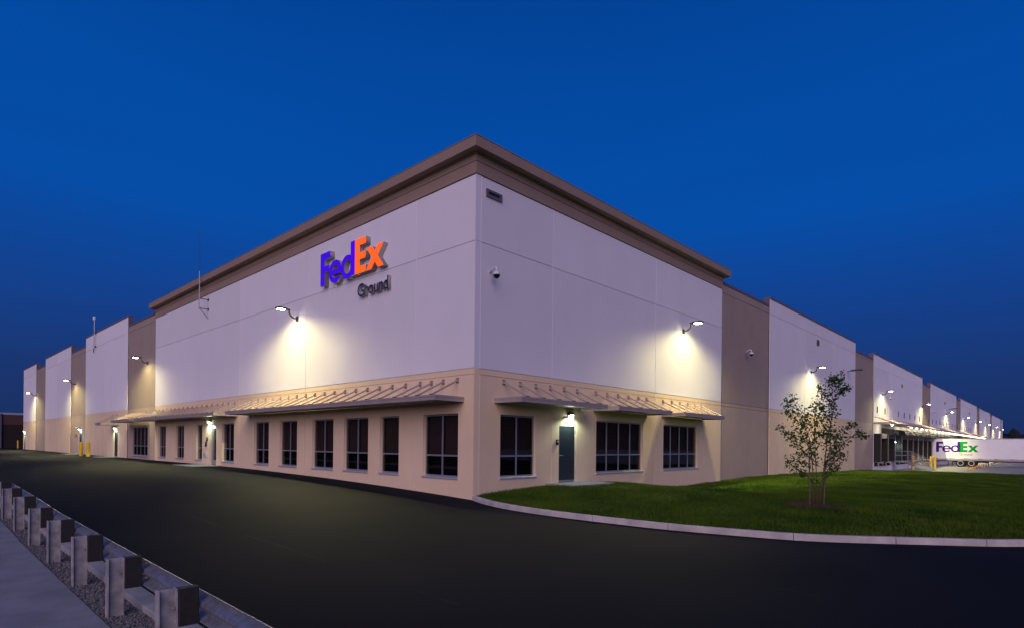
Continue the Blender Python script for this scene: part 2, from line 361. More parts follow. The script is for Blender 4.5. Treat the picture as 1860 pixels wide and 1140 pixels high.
# gravel stones
ico = bmesh.new(); bmesh.ops.create_icosphere(ico, subdivisions=1, radius=1.0); IV = np.array([v.co[:] for v in ico.verts]); IF = np.array([[v.index for v in f.verts] for f in ico.faces]); ico.free()
NS = 9000; gxs = -6+rng.random(NS)**.8*15; gys = -10.765+rng.random(NS)*.40; gs = .009+.012*rng.random(NS)**2
zs = np.array([zA(a, -10.6) for a in gxs])-.03+gs*.4
tri = []
for k in range(NS):
    q = IV*(gs[k]*(.7+.6*rng.random(3)))*(1+.25*rng.standard_normal((len(IV), 1))*.6); th = rng.random()*6.28; c_, s_ = math.cos(th), math.sin(th)
    q = np.stack([q[:, 0]*c_-q[:, 1]*s_, q[:, 0]*s_+q[:, 1]*c_, q[:, 2]], 1)+np.array([gxs[k], gys[k], zs[k]]); tri.append(q[IF])
tag(tri_mesh('gravel', np.concatenate(tri), GRAV), 'loose grey gravel strip between sidewalk and guardrail', 'gravel', kind='stuff')

# ---------------------------------------------------------------- guardrail
gr = empty('guardrail', (0, -10.5, 0), label='galvanised steel guardrail on short posts beside the sidewalk', cat='guardrail')
def gpart(mb, name, mt, par=gr, **k):
    mb.map(lambda x, y, z: (x, y+10.5, z)); return mb.build(name, mt, par, **k)
posts = [5.47+1.84*k for k in range(-7, 5)]
for px_ in posts:
    z0 = zA(px_, -10.6); lean = random.uniform(-.006, .006)
    p = MB(); t_ = .012
    p.box((px_-.05, -10.725, z0-.3), (px_+.05, -10.725+t_, z0+.645)); p.box((px_-.05, -10.575, z0-.3), (px_+.05, -10.575+t_, z0+.645)); p.box((px_-.005, -10.713, z0-.3), (px_+.005, -10.575, z0+.645))
    p.map(lambda x, y, z: (x+(z-z0)*lean*3, y+(z-z0)*lean, z))
    po = gpart(p, 'post', GALVP)
    b = MB().tube([(px_+.004, -10.60, z0+.47), (px_+.03, -10.60, z0+.47)], .014, 6); gpart(b, 'bolt', GALVP, po)
    b = MB().box((px_-.055, -10.561, z0+.29), (px_+.055, -10.385, z0+.645)); gpart(b, 'blockout', BLOCK, bevel=.006)
prof = [(.0, -.155), (.012, -.135), (.075, -.105), (.082, -.085), (.075, -.062), (.012, -.025), (.004, 0), (.012, .025), (.075, .062), (.082, .085), (.075, .105), (.012, .135), (.0, .155)]
for a in np.arange(-7.5, 14, 3.68):
    secs = []
    a = a+5.47-3.68*1
    for q in np.linspace(a-.10, a+3.68, 9):
        z0 = zA(q, -10.5)+.455; off = .0 if q > a else .003
        ring = [(q, -10.378+d_+off, z0+h_) for d_, h_ in prof]; ring2 = [(q, -10.378+d_+off+.004, z0+h_) for d_, h_ in prof[::-1]]
        secs.append(ring+ring2)
    gpart(MB().sweep(secs), 'rail_beam', GALV, smooth=False)
    for dz in (-.085, .085):
        for dx in (.0, .1):
            z0 = zA(a+dx, -10.5)+.455+dz
            gpart(MB().tube([(a+dx+.02, -10.37+.06, z0), (a+dx+.02, -10.37+.02, z0)], .016, 6), 'splice_bolt', GALVP)

# ---------------------------------------------------------------- warehouse
bld = empty('warehouse_building', (0,0,0), label='long white and tan concrete warehouse with brown cornice at the corner', cat='building')
def panel(W, a0, a1, z0, z1, mt, o=0., holes=(), g=.018, d=.022, hd=.16, name='wall_panel'):
    m = MB()
    A0, A1, Z0, Z1 = a0+g, a1-g, z0+g, z1-g
    xs = sorted({A0, A1, *[h[0] for h in holes], *[h[1] for h in holes]}); zs = sorted({Z0, Z1, *[h[2] for h in holes], *[h[3] for h in holes]})
    for i in range(len(xs)-1):
        for j in range(len(zs)-1):
            cx, cz = (xs[i]+xs[i+1])/2, (zs[j]+zs[j+1])/2
            if any(h[0] < cx < h[1] and h[2] < cz < h[3] for h in holes): continue
            m.poly([W(xs[i], o, zs[j]), W(xs[i+1], o, zs[j]), W(xs[i+1], o, zs[j+1]), W(xs[i], o, zs[j+1])])
    for (p, q) in (((A0, Z0), (A1, Z0)), ((A1, Z0), (A1, Z1)), ((A1, Z1), (A0, Z1)), ((A0, Z1), (A0, Z0))):
        m.poly([W(p[0], o, p[1]), W(q[0], o, q[1]), W(q[0], o-d, q[1]), W(p[0], o-d, p[1])])
    for (p0, p1, q0, q1) in ((a0, a1, z0, Z0), (a0, a1, Z1, z1), (a0, A0, Z0, Z1), (A1, a1, Z0, Z1)):
        m.poly([W(p0, o-d, q0), W(p1, o-d, q0), W(p1, o-d, q1), W(p0, o-d, q1)])
    for h in holes:
        c = [(h[0], h[2]), (h[1], h[2]), (h[1], h[3]), (h[0], h[3])]
        for p, q in zip(c, c[1:]+c[:1]): m.poly([W(p[0], o, p[1]), W(q[0], o, q[1]), W(q[0], o-hd, q[1]), W(p[0], o-hd, p[1])])
    ob = m.build(name, mt, bld)
    return ob
# windows: (a0, a1, columns) with sill z .65 and head z 2.72
WIN_L = [(.73, 2.52, 2), (3.91, 5.09, 1), (5.87, 7.61, 2), (8.42, 10.17, 2), (11.55, 13.25, 2), (14.40, 16.05, 2), (18.56, 20.19, 2), (23.19, 24.17, 1), (26.27, 27.81, 2), (29.78, 31.35, 2), (33.95, 37.75, 4)]
WIN_R = [(1.18, 2.95, 2), (6.55, 10.05, 4), (11.85, 15.32, 4)]
DOOR_L = [(21.02, 22.0, .40, 2.72), (41.75, 42.95, .40, 2.50), (54.75, 56.0, .40, 2.50), (89.0, 90.25, .40, 2.50)]
DOOR_R = [(4.20, 5.26, .36, 2.49)]
ZS, ZH = .66, 2.72
def hole_list(W, side, a0, a1):
    w = WIN_L if side == 'L' else WIN_R; d = DOOR_L if side == 'L' else DOOR_R
    return [(p, q, ZS, ZH) for p, q, _ in w if a0 < p and q < a1] + [(p, q, z0, z1) for p, q, z0, z1 in d if a0 < p and q < a1]
def column(W, side, a0, a1, kind, ztop, first=False):
    if kind == 'white': lo, hi, o = BEIGE, WHITE, 0.
    else: lo, hi, o = TAUPE2, TAUPE, -.05
    panel(W, a0, a1, -1.2, 3.92, lo, o, hole_list(W, side, a0, a1))
    panel(W, a0, a1, 3.92, 4.11, lo, o-.004, g=.012)
    if ztop < 10.2:
        panel(W, a0, a1, 4.11, 8.065, hi, o); panel(W, a0, a1, 8.065, 10.14, hi, o)
    else:
        panel(W, a0, a1, 4.11, 10.0, hi, o, g=.014); panel(W, a0, a1, 10.0, ztop, hi, o, g=.014)
for a0, a1 in zip([0, 3.0, 10.83, 17.9, 25.0], [3.0, 10.83, 17.9, 25.0, 32.15]): column(WL, 'L', a0+(.0 if a0 else 0), a1, 'white', 10.14)
for a0, a1, k in [(32.15, 39.1, 'taupe'), (39.1, 46.2, 'white'), (46.2, 53.28, 'white'), (53.28, 59.95, 'taupe'), (59.95, 67.1, 'white'), (67.1, 74.22, 'white'), (74.22, 80.78, 'taupe'), (80.78, 90.9, 'white')]:
    column(WL, 'L', a0, a1, k, 11.22 if k == 'white' else 10.46)
# the front panel shows its own thickness round the corner
m = MB(); m.box((-.02, 0, -1.2), (0.0, .235, 3.93)); 
panel(WR, 0.0, .24, -1.2, 3.92, BEIGE, 0, g=.0, d=.01); panel(WR, 0.0, .24, 3.92, 4.11, BEIGE, -.003, g=.0, d=.01); panel(WR, 0.0, .24, 4.11, 8.065, WHITE, 0, g=.0, d=.01); panel(WR, 0.0, .24, 8.075, 10.14, WHITE, 0, g=.0, d=.01)
for a0, a1 in zip([.24, 3.8, 11.06], [3.8, 11.06, 18.03]): column(WR, 'R', a0, a1, 'white', 10.14)
RCOL = [(18.03, 25.03, 'taupe', 10.44)] + [(25.03+6.88*k, 25.03+6.88*(k+1), 'white', 10.92) for k in range(3)] + [(45.67, 52.5, 'taupe', 10.12)]
for a0, a1, k, zt in RCOL:
    if zt < 10.2: zt = 10.21
    column(WR, 'R', a0, a1, k, zt)
# dock side: full height white bays and taupe piers
far = [(52.5, 79.3, 10.78, 'white'), (79.3, 85.8, 10.05, 'taupe'), (85.8, 112.4, 10.66, 'white'), (112.4, 118.3, 10.1, 'taupe'), (118.3, 145.2, 10.64, 'white'), (145.2, 150.9, 10.1, 'taupe'), (150.9, 176., 10.52, 'white'), (176., 181.4, 10., 'taupe'), (181.4, 209.5, 10.4, 'white'), (209.5, 213.7, 9.9, 'taupe'), (213.7, 218., 10.4, 'white')]
for a0, a1, zt, k in far:
    n_ = max(1, round((a1-a0)/6.7)); w_ = (a1-a0)/n_
    for i in range(n_):
        if k == 'white':
            panel(WR, a0+i*w_, a0+(i+1)*w_, -1.2, 9.6, WHITE, 0.); panel(WR, a0+i*w_, a0+(i+1)*w_, 9.6, zt, WHITE, 0.)
        else: panel(WR, a0+i*w_, a0+(i+1)*w_, -1.2, zt, TAUPE, -.05)
SEALW = mat('joint_sealant_white', (.92, .88, .90), .6); SEALB = mat('joint_sealant_beige', (.88, .72, .56), .6)
for W, a in [(WR, .24), (WR, 3.8), (WL, 3.0), (WL, 17.9)]:
    MB().box(W(a-.013, -.020, -.5), W(a+.013, .004, 3.92)).build('joint_sealant', SEALB, bld); MB().box(W(a-.013, -.020, 4.12), W(a+.013, .004, 10.13)).build('joint_sealant', SEALW, bld)
# parapet caps and parapet backs
def cap(W, a0, a1, zt, o, back=.42):
    m = MB(); f = lambda a, oo, z: W(a, oo, z)
    c = [f(a0-.0, o+.03, zt), f(a1, -back, zt+.14)]; MB().box(*c).build('parapet_cap', CAPM, bld)
    MB().box(f(a0, o-.05, 9.2), f(a1, -back+.03, zt-.002)).build('parapet_wall', CAPM, bld)
for a0, a1, z, o in [(32.52, 39.1, 10.46, -.05), (39.1, 53.28, 11.22, 0), (53.28, 59.95, 10.46, -.05), (59.95, 74.22, 11.22, 0), (74.22, 80.78, 10.46, -.05), (80.78, 90.9, 11.22, 0)]: cap(WL, a0+.003, a1-.003, z, o)
for a0, a1, z, o in [(18.4, 25.03, 10.44, -.05), (25.03, 45.67, 10.92, 0), (45.67, 52.5, 10.21, -.05)] + [(a, b, z, 0 if k == 'white' else -.05) for a, b, z, k in far]: cap(WR, a0+.003, a1-.003, z, o)
# inner core blocks light; recessed behind the window openings
MB().box((-90.8, .45, -1.2), (-.45, 217.9, 9.9)).build('inner_core', ROOM, bld)
MB().box((-90.86, .02, -1.2), (-90.6, 30, 11.0)).build('end_wall', TAUPE2, bld)
# frieze and cornice round the corner block
def ring2(p, z0, z1, aL, aR, back=.6, name='frieze', mt=CORN, bev=0.):
    m = MB(); m.poly([(p, -p, z0), (p, aR, z0), (-back, aR, z0), (-back, back, z0), (-aL, back, z0), (-aL, -p, z0)])
    m.poly([(p, -p, z1), (p, aR, z1), (-back, aR, z1), (-back, back, z1), (-aL, back, z1), (-aL, -p, z1)])
    q = [(p, -p), (p, aR), (-back, aR), (-back, back), (-aL, back), (-aL, -p)]
    for a, b in zip(q, q[1:]+q[:1]): m.poly([(*a, z0), (*b, z0), (*b, z1), (*a, z1)])
    return m.build(name, mt, bld)
ring2(.035, 10.15, 10.515, 32.17, 18.05); ring2(.05, 10.525, 10.72, 32.18, 18.06); ring2(.09, 10.725, 10.77, 32.22, 18.10, name='cornice_bed')
ring2(.35, 10.775, 11.10, 32.48, 18.36, name='cornice', back=.9); ring2(.365, 11.102, 11.12, 32.5, 18.38, name='cornice_flashing', back=.88)
MB().box((-32, .2, 10.14), (-.3, 17.8, 10.9)).build('roof_curb', CAPM, bld)

# windows
def pane(W, a0, a1, z0, z1, o, par):
    q = [W(a0, o, z0), W(a1, o, z0), W(a1, o, z1), W(a0, o, z1)]; out = Vector(W(0, 1, 0))
    if (Vector(q[1])-Vector(q[0])).cross(Vector(q[2])-Vector(q[0])).dot(out) < 0: q = q[::-1]
    return MB().poly(q).build('pane', GLASS, par, recalc=False)
def room_box(W, a0, a1, z0, z1, par):
    m = MB(); c = [(a0-.004, z0-.004), (a1+.004, z0-.004), (a1+.004, z1+.004), (a0-.004, z1+.004)]
    for p, q in zip(c, c[1:]+c[:1]): m.poly([W(p[0], -.155, p[1]), W(q[0], -.155, q[1]), W(q[0], -.42, q[1]), W(p[0], -.42, p[1])])
    m.poly([W(p[0], -.42, p[1]) for p in c]); m.build('dark_interior', ROOM, par)
def window(W, a0, a1, cols, blind=True):
    fo = -.10; t = .055; m = MB(); dd = .05
    B = lambda p0, p1, q0, q1, o0=fo, o1=fo-dd: m.box(W(p0, o0, q0), W(p1, o1, q1))
    B(a0, a0+t, ZS, ZH); B(a1-t, a1, ZS, ZH); B(a0+t, a1-t, ZH-t, ZH); B(a0+t, a1-t, ZS, ZS+t)
    zm = ZS+.70; B(a0+t, a1-t, zm-t/2, zm+t/2, fo-.003, fo-dd+.003)
    cw = (a1-a0)/cols
    for i in range(1, cols):
        B(a0+i*cw-t/2, a0+i*cw+t/2, ZS+t, zm-t/2, fo-.001, fo-dd+.001); B(a0+i*cw-t/2, a0+i*cw+t/2, zm+t/2, ZH-t, fo-.001, fo-dd+.001)
    w = m.build('window', ALU, bld)
    for i in range(cols):
        p0 = a0+(t if i == 0 else i*cw+t/2); p1 = a1-t if i == cols-1 else a0+(i+1)*cw-t/2
        if i: p0 = a0+i*cw+t/2
        for q0, q1 in ((ZS+t, zm-t/2), (zm+t/2, ZH-t)):
            pane(W, p0, p1, q0, q1, fo-.02, w)
    MB().box(W(a0-.03, .045, ZS-.055), W(a1+.03, -.10, ZS+.004)).build('sill', SILL, w, bevel=.006)
    MB().box(W(a0+t, fo-.13, ZS+.72), W(a1-t, fo-.14, ZH-.02)).build('blind', BLIND, w)
    room_box(W, a0, a1, ZS, ZH, w)
    return w
for a0, a1, c in WIN_L: window(WL, a0, a1, c)
for a0, a1, c in WIN_R: window(WR, a0, a1, c)
def door(W, a0, a1, z0, z1, glass=False, hinge=1, mt=DOORM):
    t = .05; m = MB(); fo = -.015
    if glass: fo = -.10
    m.box(W(a0, fo, z0), W(a0+t, fo-.12, z1)); m.box(W(a1-t, fo, z0), W(a1, fo-.12, z1)); m.box(W(a0+t, fo, z1-t), W(a1-t, fo-.12, z1))
    d = m.build('door_frame', ALU if glass else DFRAME, bld)
    if glass:
        g = .12; m = MB(); p0, p1 = a0+t+.004, a1-t-.004
        m.box(W(p0, fo-.03, z0+.02), W(p0+g, fo-.08, z1-t-.004)); m.box(W(p1-g, fo-.03, z0+.02), W(p1, fo-.08, z1-t-.004))
        m.box(W(p0+g, fo-.03, z1-t-.2), W(p1-g, fo-.08, z1-t-.004)); m.box(W(p0+g, fo-.03, z0+.02), W(p1-g, fo-.08, z0+.30))
        dl = m.build('door', ALU, bld)
        pane(W, p0+g, p1-g, z0+.3, z1-t-.2, fo-.05, dl)
        room_box(W, a0, a1, z0, z1, dl)
        MB().tube([W(p0+.06, fo-.01, z0+.85), W(p0+.06, fo+.03, z0+.87), W(p0+.06, fo+.03, z0+1.2), W(p0+.06, fo-.01, z0+1.22)], .012, 8).build('handle', STEEL, dl)
    else:
        dl = MB().box(W(a0+t+.004, fo-.02, z0+.03), W(a1-t-.004, fo-.07, z1-t-.004)).build('door', mt, bld, bevel=.004)
        hs = a0+t+.09 if hinge > 0 else a1-t-.09; sg = 1 if hinge > 0 else -1
        MB().tube([W(hs, fo-.025, z0+1.0), W(hs, fo+.03, z0+1.0), W(hs+.13*sg, fo+.035, z0+.995)], .013, 8).build('handle', STEEL, dl)
        MB().tube([W(hs, fo-.022, z0+1.0), W(hs, fo-.012, z0+1.0)], .03, 12).build('handle_rose', STEEL, dl)
        MB().box(W(a0+t+.02, fo-.018, z0+.03), W(a1-t-.02, fo-.012, z0+.09)).build('kick_strip', STEEL, dl)
        hg = a1-t if hinge > 0 else a0+t
        for zz in (.3, 1.05, 1.85): MB().tube([W(hg, fo+.012, z0+zz), W(hg, fo+.012, z0+zz+.12)], .012, 8).build('hinge', STEEL, dl)
    return dl
door(WL, *DOOR_L[0], glass=True)
for dd_ in DOOR_L[1:]: door(WL, *dd_, hinge=-1)
door(WR, *DOOR_R[0])
tag(MB().box((.01, 3.5, .10), (1.30, 5.9, .372)).build('door_landing', CONC), kind='structure')
m = MB(); m.box((-23.4, -1.5, .2), (-20.3, -.01, .415)); tag(m.build('door_landing', CONC, bevel=.01), kind='structure')
for a in (42.35, 55.4): tag(MB().box((-a-1.3, -1.3, .2), (-a+1.3, -.01, .42)).build('door_landing', CONC), kind='structure')

# wall details that belong to the building
m = MB(); f = .09; y0, y1, z0, z1 = .42, 1.12, 9.56, 9.80
m.box((.004, y0, z0), (.05, y0+f, z1)); m.box((.004, y1-f, z0), (.05, y1, z1)); m.box((.004, y0+f, z1-f*.8), (.05, y1-f, z1)); m.box((.004, y0+f, z0), (.05, y1-f, z0+f*.8))
v = m.build('overflow_scupper', CAPM, bld); MB().box((.006, y0+f, z0+f*.8), (.012, y1-f, z1-f*.8)).build('scupper_opening', mat('scupper_dark', (.03, .03, .04), .5), v)
for yy, zz in ((34.73, 9.5), (66.0, 8.75), (99.0, 8.7), (131.5, 8.6), (163, 8.5)):
    MB().box((.004, yy-.25, zz-.2), (.06, yy+.25, zz+.2)).build('overflow_scupper', CAPM, bld); MB().box((.061, yy-.17, zz-.11), (.066, yy+.17, zz+.11)).build('scupper_opening', DARKM, bld)

# ---------------------------------------------------------------- canopies
def make_canopy(W, a0, a1, rods, z=3.22, depth=1.2, zb=3.77, label='', group=None, h=.15):
    zr = 0; base = W((a0+a1)/2, 0, z); t = empty('canopy', base, label=label, cat='canopy', group=group)
    off = Vector(base)
    def bp(mb, name, mt, par=t, **k): mb.map(lambda x, y, zz: (x-off.x, y-off.y, zz-off.z)); return mb.build(name, mt, par, **k)
    m = MB(); m.box(W(a0, depth, z-h), W(a1, depth-.04, z)); m.box(W(a0, depth-.04, z-h), W(a0+.04, .01, z)); m.box(W(a1-.04, depth-.04, z-h), W(a1, .01, z))
    fa = bp(m, 'fascia', METAL); 
    m = MB(); m.box(W(a0-.006, depth+.012, z-.045), W(a1+.006, depth-.02, z+.012)); m.box(W(a0-.012, depth-.02, z-.045), W(a0+.03, .012, z+.012)); m.box(W(a1-.03, depth-.02, z-.045), W(a1+.012, .012, z+.012)); bp(m, 'gutter_lip', METAL, fa)
    m = MB(); m.box(W(a0+.04, depth-.04, z-.10), W(a1-.04, .01, z-.06))
    k = a0+.3
    while k < a1-.2: m.box(W(k, depth-.05, z-.06), W(k+.03, .012, z-.035)); k += .3
    bp(m, 'deck', METAL)
    for r_ in rods:
        p0, p1 = Vector(W(r_, .06, zb-.02)), Vector(W(r_, depth-.12, z+.03))
        ro = bp(MB().tube([p0, p1], .03, 8), 'tie_rod', ROD)
        br = MB(); br.box(W(r_-.055, .004, zb-.085), W(r_+.055, .025, zb+.085)); br.box(W(r_-.03, .025, zb-.05), W(r_+.03, .085, zb+.03)); bp(br, 'wall_bracket', ROD, ro)
        bl = MB()
        for da in (-.037, .037):
            for dz in (-.06, .06): bl.tube([W(r_+da, .024, zb+dz), W(r_+da, .037, zb+dz)], .013, 6)
        bp(bl, 'bracket_bolts', DARKM, ro); c_ = MB(); c_.box(W(r_-.03, depth-.16, z+.008), W(r_+.03, depth-.06, z+.05)); bp(c_, 'clevis', DARKM, ro)
    for k in (a0+.35, a1-.35): bp(MB().tube([W(k, depth-.14, z-h-.04), W(k, depth-.14, z-h+.05)], .025, 8), 'drain_spout', METAL)
    return t
rodsA = [.76, 1.46, 2.07, 2.68, 3.5, 4.3, 5.1, 5.91, 6.72, 7.52, 8.32, 9.12, 9.93, 10.73, 11.54, 12.35, 13.15, 13.93, 14.73, 15.53, 16.33]
rodsB = [18.44+.791*k for k in range(18)]
make_canopy(WL, .45, 16.62, rodsA, label='long metal canopy above the front windows nearest the building corner')
make_canopy(WL, 18.12, 32.25, rodsB, label='long metal canopy above the glass entrance door with the lamp')
make_canopy(WL, 33.6, 38.35, [34.0+.79*k for k in range(6)], label='short metal canopy above the farthest four pane wide front window')
make_canopy(WL, 41.55, 43.35, [41.75, 42.45, 43.15], z=3.1, label='smallest metal canopy above the dark door past the last front window')
GR = 'canopies on the side wall'
make_canopy(WR, .88, 5.55, [1.30, 2.09, 2.89, 3.68, 4.47, 5.26], label='side wall canopy above the dark door and first window', group=GR)
make_canopy(WR, 6.31, 10.42, [6.47, 7.26, 8.04, 8.84, 9.62, 10.30], label='middle side wall canopy above the first four pane window', group=GR)
make_canopy(WR, 11.65, 15.73, [11.77, 12.57, 13.36, 14.14, 14.91, 15.60], label='side wall canopy farthest from the corner before the taupe pier', group=GR)

# ---------------------------------------------------------------- wall lights
FLOOD = {}
def flood_data(front, power):
    # full cut-off flood optic: weak back light on the wall right under the head, strong sideways and forward throw
    if front in FLOOD: return FLOOD[front]
    l = bpy.data.lights.new('wall_lamp', 'POINT'); l.energy = power*1.12; l.color = (1., .89, .40); l.shadow_soft_size = .10; l.use_nodes = True
    n = l.node_tree; em = n.nodes['Emission']; g = n.nodes.new('ShaderNodeNewGeometry'); sp = n.nodes.new('ShaderNodeSeparateXYZ'); n.links.new(g.outputs['Normal'], sp.inputs[0])
    def mth(op, a, b=None, clamp=False):
        k = n.nodes.new('ShaderNodeMath'); k.operation = op; k.use_clamp = clamp
        for i, q in enumerate((a, b)):
            if q is None: continue
            if isinstance(q, (int, float)): k.inputs[i].default_value = q
            else: n.links.new(q, k.inputs[i])
        return k.outputs[0]
    back = mth('MAXIMUM', sp.outputs['Y'] if front else mth('MULTIPLY', sp.outputs['X'], -1.), .21)
    inten = mth('ADD', mth('POWER', back, -2.15), .9)
    mr = n.nodes.new('ShaderNodeMapRange'); mr.interpolation_type = 'SMOOTHSTEP'; n.links.new(sp.outputs['Z'], mr.inputs[0])
    mr.inputs[1].default_value = -.13; mr.inputs[2].default_value = -.62; mr.inputs[3].default_value = 0.; mr.inputs[4].default_value = 1.
    fwd_ = mth('MULTIPLY', sp.outputs['Y'], -1.) if front else sp.outputs['X']
    m2 = n.nodes.new('ShaderNodeMapRange'); m2.interpolation_type = 'SMOOTHSTEP'; n.links.new(fwd_, m2.inputs[0])
    m2.inputs[1].default_value = .24; m2.inputs[2].default_value = .60; m2.inputs[3].default_value = 1.; m2.inputs[4].default_value = .008
    m3 = n.nodes.new('ShaderNodeMapRange'); m3.interpolation_type = 'SMOOTHSTEP'; n.links.new(fwd_, m3.inputs[0])
    m3.inputs[1].default_value = .0; m3.inputs[2].default_value = .14; m3.inputs[3].default_value = 1.; m3.inputs[4].default_value = 2.9
    n.links.new(mth('MULTIPLY', mth('MULTIPLY', mth('MULTIPLY', inten, mr.outputs[0]), m2.outputs[0]), m3.outputs[0]), em.inputs['Strength'])
    FLOOD[front] = l; return l
def make_light(W, a, zb, label, power, outdir, real=True):
    base = W(a, 0, zb); off = Vector(base); t = empty('wall_light', base, label=label, cat='wall light', group='arm lights high on the warehouse walls')
    def bp(mb, name, mt, par=t, **k): mb.map(lambda x, y, zz: (x-off.x, y-off.y, zz-off.z)); return mb.build(name, mt, par, **k)
    bp(MB().box(W(a-.09, .004, zb-.11), W(a+.09, .05, zb+.11)), 'wall_plate', DARKM, bevel=.01)
    pts = [W(a, .04, zb), W(a, .16, zb+.0), W(a, .27, zb+.03), W(a, .36, zb+.11), W(a, .40, zb+.22), W(a, .41, zb+.33)]
    bp(MB().tube(pts, .038, 8), 'arm', DARKM, smooth=True)
    hd = MB(); zt = zb+.33
    hd.sweep([[W(a-w_, o_, zt+.05+dz), W(a+w_, o_, zt+.05+dz), W(a+w_, o_, zt-.03), W(a-w_, o_, zt-.03)] for o_, w_, dz in ((.36, .05, -.02), (.48, .06, -.01), (.56, .13, .0), (.92, .15, .0), (.99, .10, -.02))])
    hd = bp(hd, 'lamp_head', DARKM, bevel=.008)
    bp(MB().box(W(a-.11, .62, zt-.034), W(a+.11, .90, zt-.05)), 'lens', LWARM, hd)
    if real:
        lo = bpy.data.objects.new('wall_lamp', flood_data(W is WL, power)); C.objects.link(lo); lo.parent = t
        lo.location = Vector(W(a, .86, zt-.10))-off
    return t
LP = 44
make_light(WL, 11.6, 7.24, 'wall light on the white wall below the large company sign', LP, 0)
make_light(WL, 33.95, 7.24, 'wall light on the taupe pier beside the front corner block', LP, 0)
make_light(WL, 57.7, 7.24, 'second farthest wall light on the front wall, above the bollards', LP, 0)
make_light(WL, 80.9, 7.24, 'farthest wall light at the left end of the front wall', LP, 0)
make_light(WR, 13.65, 7.24, 'wall light on the side wall above the last window', LP, 0)
make_light(WR, 33.25, 7.15, 'wall light on the side wall behind the young tree', LP, 0)
names = ['wall light above the first loading dock doors', 'wall light at the edge of the first taupe pier over the docks', 'wall light high above the white trailer logo', 'wall light past the second taupe pier over the docks', 'wall light fourth from last along the dock wall', 'wall light third from last along the dock wall', 'wall light second from last along the dock wall', 'wall light at the far end of the dock wall']
for k, (a, nme) in enumerate(zip([56.1, 78.9, 100.5, 122.4, 143.3, 164.3, 185.2, 207.], names)): make_light(WR, a, 7.1, nme, LP, 0)

def door_light(W, a, z, label, power=45., wsign=1):
    base = W(a, 0, z); off = Vector(base); t = empty('door_light', base, label=label, cat='door light', group='small lamps above the doors')
    def bp(mb, name, mt, par=t, **k): mb.map(lambda x, y, zz: (x-off.x, y-off.y, zz-off.z)); return mb.build(name, mt, par, **k)
    hb = MB().sweep([[W(a-.12, .004, z+.10), W(a+.12, .004, z+.10), W(a+.12, .004, z-.06), W(a-.12, .004, z-.06)], [W(a-.11, .10, z+.10), W(a+.11, .10, z+.10), W(a+.11, .10, z-.02), W(a-.11, .10, z-.02)], [W(a-.08, .17, z+.05), W(a+.08, .17, z+.05), W(a+.08, .17, z+.01), W(a-.08, .17, z+.01)]])
    bp(hb, 'housing', DARKM)
    bp(MB().sweep([[W(a-.09, .03, z-.05), W(a+.09, .03, z-.05), W(a+.08, .03, z-.13), W(a-.08, .03, z-.13)], [W(a-.08, .15, z-.01), W(a+.08, .15, z-.01), W(a+.07, .12, z-.10), W(a-.07, .12, z-.10)]]), 'lens', LGRN)
    l = bpy.data.lights.new('door_lamp', 'SPOT'); lo = bpy.data.objects.new('door_lamp', l); C.objects.link(lo); lo.parent = t
    l.energy = power; l.color = (.80, 1., .80); l.spot_size = R(165); l.spot_blend = .5; l.shadow_soft_size = .06; lo.location = Vector(W(a, .20, z-.10))-off; lo.rotation_euler = (0, 0, 0)
    return t
door_light(WR, 4.82, 2.86, 'glowing lamp above the dark door on the side wall', 55)
door_light(WL, 21.9, 2.87, 'glowing lamp above the glass entrance door', 60)
door_light(WL, 42.35, 2.74, 'glowing lamp above the door under the smallest canopy', 60)
door_light(WL, 55.4, 2.80, 'glowing lamp above the door behind the paired yellow bollards', 60)
door_light(WL, 89.6, 2.85, 'glowing lamp above the farthest door at the left end', 60)

# cameras, readers, boxes
def dome_cam(W, a, z, label, sc=1.):
    base = W(a, 0, z); off = Vector(base); t = empty('security_camera', base, label=label, cat='camera', group='dome cameras on the walls')
    def bp(mb, name, mt, par=t, **k): mb.map(lambda x, y, zz: (x-off.x, y-off.y, zz-off.z)); return mb.build(name, mt, par, **k)
    bp(MB().tube([W(a, .004, z-.02), W(a, .02, z-.02)], .055, 12), 'wall_plate', WPL)
    bp(MB().tube([W(a, .02, z-.02), W(a, .13, z+.04), W(a, .22, z+.09), W(a, .29, z+.08), W(a, .32, z+.02), W(a, .32, z-.06)], .026, 10), 'gooseneck', WPL, smooth=True)
    c = W(a, .32, 0)
    bp(MB().lathe([(.0, -.05), (.05, -.055), (.10, -.09), (.115, -.14), (.115, -.17), (.0, -.17)], 20, (c[0], c[1], z)), 'housing', WPL, smooth=True)
    bp(MB().lathe([(.105, -.172), (.10, -.21), (.075, -.255), (.035, -.28), (.0, -.285)], 20, (c[0], c[1], z)), 'dome', GLASSW, smooth=True)
    return t
dome_cam(WR, .62, 7.22, 'white dome camera near the building corner below the scupper')
dome_cam(WR, 21.3, 7.2, 'white dome camera on the taupe pier of the side wall')
dome_cam(WR, 58.3, 7.0, 'dome camera beside the first wall light over the docks')
dome_cam(WR, 86.6, 6.9, 'dome camera past the first taupe pier over the docks')
for W, a, z, lab in ((WR, 4.45, 2.74, 'small camera beside the lamp over the side door'), (WL, 56.6, 2.95, 'small camera beside the lamp over the bollard door')):
    base = W(a, 0, z); off = Vector(base); t = empty('bullet_camera', base, label=lab, cat='camera')
    m = MB().tube([W(a, .0, z), W(a, .10, z+.01)], .02, 8); m.map(lambda x, y, zz: (x-off.x, y-off.y, zz-off.z)); m.build('bracket', WPL, t)
    m = MB().tube([W(a-.10, .10, z+.0), W(a+.08, .16, z+.03)], .045, 12); m.map(lambda x, y, zz: (x-off.x, y-off.y, zz-off.z)); m.build('body', WPL, t)
